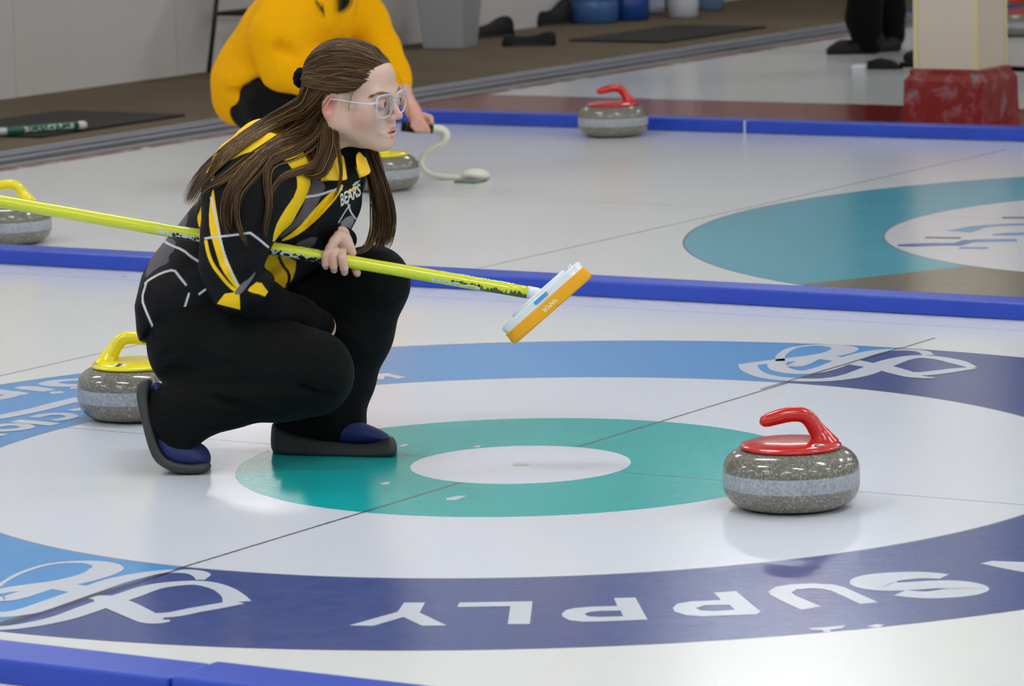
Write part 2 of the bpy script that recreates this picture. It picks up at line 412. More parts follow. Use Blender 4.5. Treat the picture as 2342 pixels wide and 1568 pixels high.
for i, (a, b) in enumerate(WIN):
    w_ = tag(link('window_%d' % (i+1), MB().box((WALLX-.14, a, WZ0), (WALLX-.12, b, WZ1)).mesh(), M_DAY), kind='structure')
    fr = MB(); fr.box((WALLX-.12, a, WZ0), (WALLX-.02, a+.05, WZ1)); fr.box((WALLX-.12, b-.05, WZ0), (WALLX-.02, b, WZ1)); fr.box((WALLX-.12, a, WZ0), (WALLX-.02, b, WZ0+.05)); fr.box((WALLX-.12, a, WZ1-.05), (WALLX-.02, b, WZ1)); fr.box((WALLX-.12, (a+b)/2-.02, WZ0), (WALLX-.05, (a+b)/2+.02, WZ1))
    child('window_frame', fr.mesh(), M_FR, w_)
# ceiling lights
M_LAMP = emit('lamp_diffuser', (.97, .985, 1.0), 32.0); M_HOUS = simple('lamp_housing', (215, 215, 212), .4)
lamp_me = MB().box((-.62, -.16, 0), (.62, .16, .012)).mesh(); hous_me = MB().box((-.66, -.2, .013), (.66, .2, .09)).box((-.5, -.01, .09), (-.48, .01, .5)).box((.48, -.01, .09), (.5, .01, .5)).mesh()
lamp_me.materials.append(M_LAMP); hous_me.materials.append(M_HOUS)
for ix, lx in enumerate((-5.2, -1.2, 2.8, 6.8, 11.5, 18, 26)):
    for iy, ly in enumerate((-8.6, -5.4, -2.2, 0.9, 4.4, 8.0, 11.0, 14.5, 19, 24)):
        if (ly > 12 and (ix+iy) % 2) or (ly > 12 and lx < 5) or (ly == 8.0 and lx < 0): continue
        e = empty('ceiling_light', (lx, ly, 3.72)); tag(e, 'white rectangular ceiling light hung above the ice', 'light', 'ceiling lights')
        for nme, me in (('diffuser', lamp_me), ('housing', hous_me)):
            o = bpy.data.objects.new(nme, me); COL.objects.link(o); o.parent = e
W_ = bpy.data.worlds.new('world'); SC.world = W_; W_.use_nodes = True
W_.node_tree.nodes['Background'].inputs[0].default_value = (.75, .82, .9, 1); W_.node_tree.nodes['Background'].inputs[1].default_value = .4
# ------------------------------------------------------------------ lettering and marks in the ice
def paint_mat(name, c):
    t = NT(name); p = t.pos(); t.b(Base_Color=t.mix(t.noise(50, 3, .6, p), lin(tuple(max(0, v-8) for v in c)), lin(c)), Roughness=.065, IOR=1.36)
    peb = t.math('ADD', t.noise(300, 2, .6, p), t.math('MULTIPLY', t.noise(40, 2, .5, p), .7)); t.bump(peb, .22, .0012); return t.m
M_WHITE = paint_mat('ice_white_paint', (214, 219, 230)); M_BLUE = paint_mat('ice_blue_paint', (120, 168, 216)); M_NAVY = paint_mat('ice_navy_paint', (84, 124, 190)); M_SLATE = paint_mat('ice_slate_paint', (120, 124, 130))
def crop(P, s, ox, oy): return [(ox+a*s, oy+b*s) for a, b in P]
class Decal:
    def __init__(s, z): s.V, s.F, s.z = [], [], z
    def poly(s, outer, holes=(), sm=0):
        loops = [[Vector((*G(*p)[:2], 0)) for p in (chaikin(l, sm) if sm else l)] for l in [outer, *holes]]
        k = len(s.V); fl = [v for l in loops for v in l]
        for t in tessellate_polygon(loops): s.F.append(tuple(i+k for i in t))
        s.V += [(v.x, v.y, s.z) for v in fl]
    def rib(s, P, w, n=40, ws=1):               # a brush stroke of real width w on the ice
        Q = resample(P, n) if len(P) > 2 else np.linspace(P[0], P[1], 8); Q = np.array([G(*p)[:2] for p in Q]); T = np.gradient(Q, axis=0); T /= np.linalg.norm(T, axis=1)[:, None]+1e-9
        N = np.stack([-T[:, 1], T[:, 0]], 1); w = np.asarray(w)*ws if ws != 1 else w; w = np.interp(np.linspace(0, 1, len(Q)), np.linspace(0, 1, len(w)), w) if np.ndim(w) else np.full(len(Q), w)
        k = len(s.V)
        for q, nn, ww in zip(Q, N, w): s.V += [(*(q+nn*ww/2), s.z), (*(q-nn*ww/2), s.z)]
        s.F += [(k+2*i, k+2*i+1, k+2*i+3, k+2*i+2) for i in range(len(Q)-1)]; s.z += .00003
    def done(s, name, mat):
        me = mesh(s.V, s.F); bm = bmesh.new(); bm.from_mesh(me)
        for f in bm.faces:
            if f.normal.z < 0: f.normal_flip()
        bmesh.ops.delete(bm, geom=[f for f in bm.faces if f.calc_area() < 2e-7], context='FACES')
        bm.to_mesh(me); bm.free(); o = child(name, me, mat, floor); return o
A = lambda P: crop(P, .3074, 780, 1330)
B = lambda P: crop(P, .3595, 1500, 1260)
letters = [
    (A([(60, 325), (420, 225), (470, 155), (625, 155), (585, 230), (785, 325), (605, 328), (465, 262), (240, 328)]), ()),
    (A([(880, 155), (1425, 145), (1405, 315), (1240, 315), (1260, 182), (865, 188)]), ()),
    (A([(2030, 122), (2190, 118), (2280, 282), (1980, 294), (1800, 298), (1700, 286), (1650, 262), (1642, 240), (1670, 212), (1740, 196), (1860, 186), (2055, 180)]), (A([(1810, 240), (1850, 225), (1930, 217), (2080, 215), (2098, 257), (1920, 262), (1840, 258)]),)),
    (B([(370, 265), (510, 255), (665, 385), (640, 402), (300, 415), (190, 407), (120, 385), (108, 362), (135, 335), (220, 320), (415, 312)]), (B([(255, 362), (310, 344), (465, 341), (505, 374), (370, 382), (285, 378)]),)),
    (B([(925, 373), (820, 325), (730, 280), (715, 258), (760, 228), (850, 212), (1000, 205), (1130, 213), (1200, 230), (1310, 280), (1415, 325), (1300, 337), (1190, 285), (1120, 255), (1060, 240), (980, 236), (895, 243), (862, 262), (890, 285), (1050, 352)]), ()),
    (B([(2065, 78), (2140, 62), (2342, 70), (2480, 75), (2480, 160), (2342, 135), (2200, 108)]), ())]
for (o_, h_), nm in zip(letters, ('letter_y', 'letter_l', 'letter_p', 'letter_p', 'letter_u', 'letter_a')):
    d = Decal(.0004); d.poly(o_, h_); d.done(nm, M_WHITE)
d = Decal(.0004); d.rib(B([(1835, 162), (1700, 153), (1560, 158), (1440, 170), (1385, 190), (1400, 213), (1480, 226), (1620, 222), (1760, 213), (1880, 214), (1960, 232), (1940, 256), (1840, 272), (1700, 278), (1550, 266)]), [.045, .06, .075, .085, .085, .075, .07, .07, .08, .09, .075, .06, .05], 60); d.done('letter_s', M_WHITE)
d = Decal(.0004); d.poly(B([(970, 490), (1090, 484), (1210, 470), (1190, 490), (1110, 500), (1110, 515), (1070, 515), (1060, 502), (990, 500)])); d.poly(B([(1340, 480), (1400, 465), (1455, 470), (1420, 485)])); d.done('paint_scrap', M_WHITE)
C_ = lambda P: crop(P, .24765, 0, 1270)
d = Decal(.0005)
d.rib(C_([(-60, 320), (60, 230), (220, 150), (450, 82), (700, 60), (880, 68), (985, 100), (950, 150), (800, 205), (560, 258), (300, 290), (100, 315), (-80, 350)]), [.02, .02, .025, .03, .045, .085, .13, .12, .12, .11, .09, .06], ws=.52)
d.rib(C_([(1850, 225), (1860, 180), (1780, 152), (1620, 145), (1450, 155), (1250, 192), (1050, 240), (850, 310), (650, 380), (450, 450), (250, 515), (50, 545), (-100, 540)]), [.03, .07, .07, .06, .06, .09, .10, .10, .10, .10, .10, .09, .08], ws=.52)
d.rib(C_([(-60, 400), (60, 400), (180, 370), (330, 320), (480, 270)]), [.07, .08, .09, .09, .09], ws=.52)
d.rib(C_([(540, 280), (720, 310), (900, 330)]), .11, ws=.52)
d.rib(C_([(-40, 675), (150, 660), (380, 622), (600, 570), (800, 500), (1000, 430), (1180, 370), (1400, 295), (1620, 262), (1850, 255), (2040, 300), (2150, 370), (2190, 430)]), [.06, .07, .08, .09, .10, .10, .10, .09, .08, .07, .07, .08, .10], ws=.52)
d.rib(C_([(2205, 432), (2000, 470), (1800, 505), (1600, 545), (1380, 560)]), [.07, .08, .08, .08, .08], ws=.52)
d.rib(C_([(850, 385), (980, 400), (1130, 470), (1280, 540), (1420, 605), (1570, 605)]), [.05, .10, .12, .11, .09, .03], ws=.52)
d.done('swirl_logo', M_WHITE)
D_ = lambda P: crop(P, .24765, 1680, 770)
d = Decal(.0005)
d.rib(D_([(420, 225), (430, 170), (520, 110), (650, 85), (800, 78), (950, 90), (1020, 110), (960, 145), (820, 175), (640, 200), (450, 220), (260, 240), (130, 258)]), [.04, .04, .04, .035, .04, .09, .12, .12, .11, .11, .1, .08, .07], ws=.58)
d.rib(D_([(120, 250), (140, 300), (220, 345), (350, 378), (550, 396), (780, 400), (980, 382), (1150, 345), (1280, 295), (1420, 240), (1560, 200), (1720, 183), (1900, 200), (2060, 235), (2200, 283)]), [.08, .08, .07, .08, .08, .08, .09, .11, .11, .11, .09, .08, .07, .08, .04], ws=.58)
d.rib(D_([(2210, 285), (2050, 305), (1900, 325), (1740, 342), (1600, 340)]), [.05, .08, .09, .09, .08], ws=.58)
d.rib(D_([(1790, 170), (1740, 137), (1600, 122), (1450, 122), (1280, 142), (1120, 185), (980, 240), (850, 290), (700, 325), (560, 328), (440, 305), (390, 270), (400, 225)]), [.05, .05, .04, .06, .08, .1, .1, .1, .1, .09, .09, .08, .08], ws=.58)
d.rib(D_([(470, 268), (560, 265), (640, 235), (740, 195)]), [.03, .08, .08, .06], ws=.58)
d.rib(D_([(840, 190), (1000, 215), (1200, 255), (1380, 285), (1520, 325), (1660, 365), (1840, 382)]), [.1, .1, .1, .1, .1, .07, .02], ws=.58)
d.done('swirl_logo', M_WHITE)
E_ = lambda P: crop(P, .12115, 0, 840)
d = Decal(.0004)
d.rib(E_([(-400, 400), (0, 460), (250, 490), (510, 500)]), [.05, .05, .06, .03]); d.rib(E_([(-300, 620), (0, 580), (260, 520)]), .04)
d.rib(E_([(320, 372), (560, 390), (940, 440)]), [.03, .055, .04]); d.rib(E_([(950, 480), (1190, 466)]), .035)
d.rib(E_([(1560, 225), (1300, 238), (1050, 262), (910, 305), (1100, 335), (1350, 342), (1560, 335)]), [.035, .035, .04, .05, .05, .04, .04]); d.rib(E_([(1330, 393), (1560, 382)]), .03)
d.rib(E_([(-100, 955), (300, 880), (700, 795), (1100, 690), (1560, 580)]), .05)
d.rib(E_([(1330, 815), (1700, 765)]), .035); d.rib(E_([(650, 945), (800, 905), (1000, 880), (1250, 885), (1370, 930), (1200, 975), (1000, 1000)]), .03)
d.rib(E_([(280, 1010), (600, 1035), (1050, 1080)]), .04); d.rib(E_([(-100, 1115), (150, 1080), (400, 1085), (520, 1130), (350, 1170), (100, 1190), (-100, 1195)]), .035); d.rib(E_([(-60, 1290), (60, 1255)]), .03)
d.done('arc_lettering', M_WHITE)
d = Decal(.0004); d.poly(crop([(100, 1200), (300, 1105), (640, 1085), (750, 1130), (1160, 1200), (900, 1255), (700, 1200), (530, 1180), (490, 1270), (100, 1270)], .0765, 840, 770)); d.done('arc_lettering', M_WHITE)
F_ = lambda P: crop(P, .146, 2000, 440)
d = Decal(.0004); d.rib(F_([(360, 828), (600, 825), (900, 815), (1250, 812)]), [.03, .075, .075, .06]); d.rib(F_([(1220, 835), (1380, 790), (1520, 745)]), .05); d.done('arc_lettering', M_NAVY)
d = Decal(.0004); d.rib(F_([(1440, 770), (1700, 755), (2230, 748)]), [.05, .08, .06]); d.rib(F_([(1330, 868), (1780, 872)]), .05); d.rib(F_([(1300, 612), (1420, 590), (1600, 545), (1900, 515), (2400, 498)]), [.1, .08, .06, .05, .05]); d.rib(F_([(1850, 665), (2100, 655), (2480, 645)]), [.03, .07, .07]); d.done('arc_lettering', M_BLUE)
d = Decal(.0004); d.rib(F_([(800, 705), (1350, 715)]), .045); d.rib(F_([(2000, 395), (2450, 395)]), .045); d.done('arc_lettering', M_SLATE)
d = Decal(.0004)
for P in ([(1020, 1139), (1046, 1134), (1068, 1133), (1045, 1143), (1022, 1144)], [(912, 1019), (928, 1015), (936, 1017), (920, 1022)], [(870, 1104), (893, 1101), (888, 1108), (872, 1109)], [(1080, 1021), (1100, 1018), (1095, 1023)]): d.poly(P)
d.done('ice_scuff', M_WHITE)
M_STR = paint_mat('string_dark', (92, 86, 88))
for P in ([(-10, 1434.5), (418, 1300)], [(1740, 891), (2060, 796)]):
    d = Decal(.0022); d.rib(P, .0044); d.done('tee_string', M_STR)
# pin hole mark at the button's centre
pm = MB(); V, F = lathe([(.0, .0012), (.012, .0012), (.018, .0006)], 24); pm.add(V, F); child('centre_pin', pm.mesh(), simple('pin_plastic', (196, 192, 186), .4), floor)
# ------------------------------------------------------------------ sheet dividers
def divider_mat():
    t = NT('divider_blue'); p = t.pos(); b = t.mix(t.noise(6, 4, .6, p), lin((18, 54, 168)), lin((34, 74, 190)))
    s_ = t.n('ShaderNodeMapping'); s_.inputs['Scale'].default_value = (1.2, 9, 9); t.t.links.new(p, s_.inputs[0])
    sc = t.math('GREATER_THAN', t.noise(7, 6, .75, s_.outputs[0]), .68); b = t.mix(t.math('MULTIPLY', sc, .35), b, lin((120, 140, 205)))
    t.b(Base_Color=b, Roughness=.36, Specular_IOR_Level=.5); t.bump(t.noise(60, 2, .5, p), .15, .001); return t.m
M_DIV = divider_mat()
def divider(x0, x1, y0, y1, h, label, z0=.0):
    o = link('sheet_divider', MB().box((x0, y0, z0), (x1, y1, h), 0, .005).mesh(), M_DIV); tag(o, label, 'divider', 'blue sheet dividers')
    return o
divider(-5.0, .648, -2.155, -2.03, .042, 'blue divider strip at bottom left corner, with the darker front face')
divider(.652, 3.9, -2.150, -2.022, .045, 'brighter blue divider strip butting the joint at the bottom left')
divider(-5.0, 8.0, 2.385, 2.505, .045, 'long blue divider strip running behind the crouching curler and her broom')
divider(-5.05, -3.108, 6.76, 6.86, .05, 'far blue divider strip behind the distant red stone, left of its white joint')
divider(-3.10, 6.0, 6.76, 6.86, .05, 'far blue divider strip in front of the cream column')
divider(-5.45, -1.2, 13.0, 13.1, .05, 'farthest short blue divider seen left of the column')
tag(link('divider_joint', MB().box((-3.1075, 6.757, 0), (-3.1005, 6.863, .049)).mesh(), simple('joint_white', (190, 196, 220), .5)), 'thin pale spacer between two far blue divider strips', 'spacer')
# ------------------------------------------------------------------ curling stones
def granite():
    t = NT('granite'); p = t.obj(); v = t.n('ShaderNodeTexVoronoi'); v.inputs['Scale'].default_value = 330; t.t.links.new(p, v.inputs['Vector'])
    sep = t.n('ShaderNodeSeparateColor'); t.t.links.new(v.outputs['Color'], sep.inputs[0])
    b = t.ramp(sep.outputs[0], [(0, lin((50, 48, 44))), (.10, lin((88, 86, 78))), (.55, lin((112, 110, 101))), (.84, lin((132, 130, 121))), (.96, lin((186, 184, 176)))])
    b = t.mix(.45, b, lin((118, 115, 107))); b = t.mix(t.math('MULTIPLY', t.noise(9, 3, .6, p), .35), b, lin((104, 98, 84)))
    t.b(Base_Color=b, Roughness=.14, Specular_IOR_Level=.6); return t.m
def band_mat():
    t = NT('striking_band'); p = t.obj(); b = t.ramp(t.noise(150, 4, .7, p), [(.3, lin((128, 132, 138))), (.5, lin((158, 163, 168))), (.7, lin((190, 194, 198)))])
    mp = t.n('ShaderNodeMapping'); mp.inputs['Scale'].default_value = (60, 60, 5); t.t.links.new(p, mp.inputs[0])
    b = t.mix(t.math('MULTIPLY', t.noise(1.5, 3, .6, mp.outputs[0]), .4), b, lin((134, 138, 146))); t.b(Base_Color=b, Roughness=.5, Specular_IOR_Level=.3); return t.m
M_GR, M_BAND = granite(), band_mat()
M_RED = simple('red_plastic', (192, 30, 22), .22, coat=.3, spec=.5); M_YEL = simple('yellow_plastic', (238, 220, 20), .24, coat=.3); M_STK = simple('sticker_white', (225, 228, 220), .4); M_INK = simple('ink', (18, 24, 28), .5)
R0 = .136
def arcp(cx, cz, rx, rz, a0, a1, n): return [(cx+rx*math.cos(math.radians(a)), cz+rz*math.sin(math.radians(a))) for a in np.linspace(a0, a1, n)]
low = [(0, .004), (.055, .004), (.062, 0), (.07, .0008)]+arcp(.082, .044, R0-.082, .0432, -88, -2, 14)+[(R0, .045)]
bandp = [(R0, .045), (R0+.0004, .046), (R0+.0004, .075), (R0, .076)]
top = [(R0, .076)]+arcp(.088, .078, R0-.088, .042, 2, 88, 14)+[(.03, .12), (0, .12)]
V1, F1 = lathe(low); V2, F2 = lathe(top); sb = MB().add(V1, F1).add(V2, F2); ME_BODY = sb.mesh(True); ME_BODY.materials.append(M_GR)
V1, F1 = lathe(bandp); ME_BANDM = mesh(V1, F1, True); ME_BANDM.materials.append(M_BAND)
V1, F1 = lathe([(.0, .1195), (.098, .1195), (.101, .121), (.1015, .124), (.099, .127), (.085, .131), (.06, .134), (.03, .135), (0, .135)]); ME_DISC = mesh(V1, F1, True)
HP = resample([(.068, 0, .122), (.060, 0, .141), (.049, 0, .158), (.038, 0, .174), (.022, 0, .184), (-.004, 0, .185), (-.034, 0, .179), (-.062, 0, .171)], 40)
HR = np.interp(np.linspace(0, 1, 40), [0, .1, .2, .32, .45, .6, .8, .93, .98, 1.0], [.040, .028, .020, .0165, .0155, .0155, .0155, .014, .010, .003])
HV, HF = tube(HP, HR, 20, np.interp(np.linspace(0, 1, 40), [0, .2, .4, 1], [.75, .9, 1, .95])); ME_HAN = mesh(HV, HF, True)
stone0 = {}
def stone(px, py, pxm, rot, mat, colour, label, ltr=None, sticker=(0, 0)):
    c = G(px, py); dh = np.array([c[0]-CX, c[1]-CY]); dh /= np.linalg.norm(dh)
    e = empty('curling_stone', (c[0]+dh[0]*.07, c[1]+dh[1]*.07, 0), rot); tag(e, label, 'curling stone', 'curling stones')
    for nm, src, mm in (('granite_body', ME_BODY, None), ('striking_band', ME_BANDM, None), ('handle_plate', ME_DISC, mat), ('handle', ME_HAN, mat)):
        me = src if mm is None else src.copy()
        if mm is not None: me.materials.clear(); me.materials.append(mm)
        o = bpy.data.objects.new(nm, me); COL.objects.link(o); o.parent = e
        if nm == 'handle': o['label'] = colour+' gooseneck handle'
    if ltr:
        a = math.radians(sticker[0]); rr = sticker[1]; ctr = Vector((rr*math.cos(a), rr*math.sin(a), .1325-(rr-.07)*.22))
        dn = math.radians(sticker[0]+90)
        st = MB(); V = [(0, 0, .0012)]+[(.017*math.cos(t), .0125*math.sin(t), .0012) for t in np.linspace(0, 2*math.pi, 28, endpoint=False)]; st.add(V, [(0, i+1, (i+1) % 28+1) for i in range(28)])
        o = child('sticker', st.mesh(), M_STK, e); o.location = ctr; o.rotation_euler = (math.radians(13), 0, dn)
        TV, TF = text2d(ltr, .024, .0012); TV[:, 0] -= TV[:, 0].mean(); TV[:, 1] -= TV[:, 1].mean(); TV[:, 2] = .0018
        o2 = child('sticker_letter', mesh(TV, TF), M_INK, o)
    return e
VX = math.atan2(-AX[1], -AX[0])                        # the compass direction that reads as 'left' in the photo
stone(1811, 1172, 1157, VX+math.pi+.12, M_RED, 'red', 'near curling stone with red handle at right, on white ice beside the teal ring', 'C', (-58, .082))
stone(315, 964, 990, VX+.1, M_YEL, 'yellow', 'curling stone with yellow handle right behind the crouching curler', 'E', (62, .078))
stone(1403, 314, 590, VX+math.pi+.1, M_RED, 'red', 'distant curling stone with red handle standing against the far blue divider')
stone(21, 561, 728, VX+math.pi-.1, M_YEL, 'yellow', 'curling stone with yellow handle cut by the left edge, behind the broom shaft')
stone(870, 438, 662, VX+1.75, M_YEL, 'yellow', 'curling stone with yellow plate partly hidden behind the long hair, beside the white delivery aid')
stone(2338, 84, 455, VX+math.pi, M_RED, 'red', 'blurred stone with red handle at the top right, right of the column')
# ================================================================== THE CROUCHING CURLER
ZR = 9.07
def PT(px, py, w=0.0):                                # photo direction + true depth w behind the body's mid plane -> camera metres
    z = ZR+w-.142*(1050-py)/1050; return cs(px, py, z)
def chain(S, pts, k=.02, sw=1.0): S.chain([(PT(a, b, c), r) for a, b, c, r in pts], k, sw)
def place(name, parts, mat, parent, painter=None, lv=0, base=None, smooth=True):
    V, Q = join(parts) if isinstance(parts, list) else parts
    me = quadmesh(to_world(V), Q, smooth)
    if lv: me = subdiv(me, lv)
    if painter is not None:
        W3 = verts(me); X, Y = pix(W3); C = np.tile(np.array(lin(base)), (len(W3), 1)); painter(C, X, Y, W3); setcol(me, C)
    return link(name, me, mat, parent)
# ---- head frame
PHI, RHO, THE = math.radians(29), math.radians(11), math.radians(9)
HC = PT(808, 212, -.06)
hf = np.array([math.cos(PHI), 0, -math.sin(PHI)]); hs = np.array([-math.sin(PHI), 0, -math.cos(PHI)]); hu = np.array([0, 1.0, 0])
hs, hu = hs*math.cos(RHO)-hu*math.sin(RHO), hu*math.cos(RHO)+hs*math.sin(RHO)
hf, hu = hf*math.cos(THE)-hu*math.sin(THE), hu*math.cos(THE)+hf*math.sin(THE)
HR3 = np.array([hf, hs, hu])
def Hd(f, s, u): return HC+f*hf+s*hs+u*hu
def to_head(C): return (C-HC) @ HR3.T
def warp_head(Wp):                                    # shortens the lower face, leaving the neck alone
    H = to_head(to_cam(Wp)); f, s_, u = H.T; k = np.clip((f+.03)/.05, 0, 1); k = k*k*(3-2*k); near = (np.abs(s_) < .1) & (u < -.03) & (u > -.145) & (f < .14)
    H[:, 2] = np.where(near, u+k*(-.13)*np.maximum(u+.03, -.11), u); return to_world(HC+H @ HR3)
S = SDF()
S.ell(Hd(-.012, 0, .022), (.096, .074, .081), HR3, k=.02)
S.ell(Hd(.038, 0, .035), (.053, .060, .052), HR3, k=.02)
S.ell(Hd(.034, 0, -.040), (.056, .058, .078), HR3, k=.02)
for sg in (-1, 1):
    S.cap(Hd(.070, sg*.012, -.103), Hd(-.002, sg*.052, -.062), .018, .020, k=.03)
    S.ell(Hd(.056, sg*.036, -.034), (.030, .026, .030), HR3, k=.03)
    S.cap(Hd(.080, sg*.040, .012), Hd(.090, sg*.010, .010), .009, .009, k=.018)
    S.cap(Hd(-.002, sg*.054, -.062), Hd(-.008, sg*.066, -.02), .018, .014, k=.03)
S.ell(Hd(.080, 0, -.108), (.017, .019, .016), HR3, k=.022)
S.ell(Hd(.080, 0, -.072), (.017, .028, .024), HR3, k=.02)
for sg in (-1, 1): S.ell(Hd(.101, sg*.034, -.010), (.017, .018, .013), HR3, k=.014, sub=True)
S.cap(Hd(.090, 0, .004), Hd(.111, 0, -.034), .0065, .0085, k=.014)
S.ell(Hd(.112, 0, -.037), (.0095, .0095, .0085), HR3, k=.008)
for sg in (-1, 1):
    S.ell(Hd(.1025, sg*.0125, -.041), (.010, .0065, .0075), HR3, k=.006)
    S.ell(Hd(.108, sg*.006, -.0475), (.0045, .003, .003), HR3, k=.002, sub=True)
lipu = [(.087, .024, -.078), (.094, .014, -.0735), (.0985, .005, -.0705), (.0975, 0, -.0712), (.0985, -.005, -.0705), (.094, -.014, -.0735), (.087, -.024, -.078)]
lipl = [(.087, .023, -.080), (.092, .013, -.0865), (.0955, 0, -.089), (.092, -.013, -.0865), (.087, -.023, -.080)]
for L, r in ((lipu, .0042), (lipl, .0052)):
    for a, b in zip(L[:-1], L[1:]): S.cap(Hd(*a), Hd(*b), r, r, k=.006)
mth = [(.090, .020, -.0795), (.097, .010, -.0795), (.100, 0, -.0795), (.097, -.010, -.0795), (.090, -.020, -.0795)]
for (a, b), r in zip(zip(mth[:-1], mth[1:]), (.0028, .0038, .0038, .0028)): S.cap(Hd(*a), Hd(*b), r, r, k=.002, sub=True)
for sg in (-1, 1):                                    # upper and lower eyelids
    S.ell(Hd(.0865, sg*.033, -.008), (.0125, .0155, .0115), HR3, k=.004)
    S.ell(Hd(.100, sg*.033, -.0088), (.009, .0125, .0042), HR3, k=.002, sub=True)
# ears
for sg in (-1, 1):
    a = math.radians(18); ef = np.array([math.cos(a), 0, 0])*1.0
    ef = hf*math.cos(a)-hu*math.sin(a); eu = hu*math.cos(a)+hf*math.sin(a); es = hs*sg
    ef2 = ef*math.cos(.35)-es*math.sin(.35); es2 = es*math.cos(.35)+ef*math.sin(.35); R = np.array([ef2, es2, eu])
    ec = Hd(-.010, sg*.074, -.016)
    S.ell(ec, (.0195, .0065, .0325), R, k=.008)
    S.ell(ec+es2*.0062+eu*.002+ef2*.001, (.0125, .0055, .0225), R, k=.003, sub=True)
    S.cap(ec+ef2*.012-eu*.004-es2*.001, ec+ef2*.011-eu*.012, .0035, .0035, k=.004)
    S.ell(ec-eu*.026+ef2*.003, (.008, .005, .008), R, k=.006)
    S.cap(ec+es2*.003+eu*.012-ef2*.004, ec+es2*.003-eu*.010-ef2*.007, .0022, .0022, k=.003)
S.chain([(Hd(-.022, 0, -.055), .053), (PT(756, 330, -.03), .050), (PT(715, 372, .0), .056)], k=.025)
S.cap(Hd(.02, 0, -.085), PT(790, 330, -.035), .036, .040, k=.03)
head_vq = S.build(.0016, 2)
eyes = []
# ---- hands
def finger(S, P, R, k=.004):
    P = [PT(*p) for p in P]
    for i in range(len(P)-1): S.cap(P[i], P[i+1], R[i], R[i+1], k=.0018 if i else k)
HL = SDF()
SHW = lambda px: -.185+.065*px/1250.0                 # depth of the broom shaft along its length
w0 = SHW(780)
HL.ell(PT(783, 556, w0+.028), (.023, .024, .020), k=.012); HL.ell(PT(772, 540, w0+.03), (.018, .018, .017), k=.015)
finger(HL, [(776, 540, w0+.005), (764, 552, w0-.006), (756, 566, w0-.011), (756, 571, w0-.012)], [.0125, .0108, .0098, .0088], .012)
finger(HL, [(790, 545, w0+.01), (800, 562, w0+.006), (807, 578, w0+.008)], [.0115, .0095, .008], .012)
fy = lambda px: 460+.1726*px
for (x0, x1, x2, tip, r) in ((752, 744, 744, 614, .0083), (766, 761, 763, 622, .0088), (782, 783, 787, 627, .0092)):
    ys = fy(x1)
    finger(HL, [(x0+2, ys-19, w0+.020), (x0, ys-17, w0-.004), (x1, ys-5, w0-.022), (x2, (ys+tip)/2+2, w0-.021), (x2+1, tip-5, w0-.012)], [r, r, r, r*.98, r*.86], .008)
finger(HL, [(800, 590, w0+.026), (808, 606, w0+.022), (816, 622, w0+.006), (817, 625, w0+.003)], [.0085, .009, .0085, .0078], .008)
handL = HL.build(.0014, 2)
HRt = SDF()                                           # right hand resting between the knees
HRt.ell(PT(743, 748, -.07), (.024, .030, .016), k=.01)
for i, (x, y) in enumerate(((760, 786), (752, 792), (743, 793), (735, 788))): finger(HRt, [(736-4*i, 756, -.07-.004*i), (x-16, y-16, -.075-.012*i), (x-14, y-4, -.068-.012*i)], [.0085, .008, .007], .01)
finger(HRt, [(738, 740, -.085), (746, 752, -.09), (748, 762, -.088)], [.010, .009, .0078], .01)
handR = HRt.build(.0018, 2)
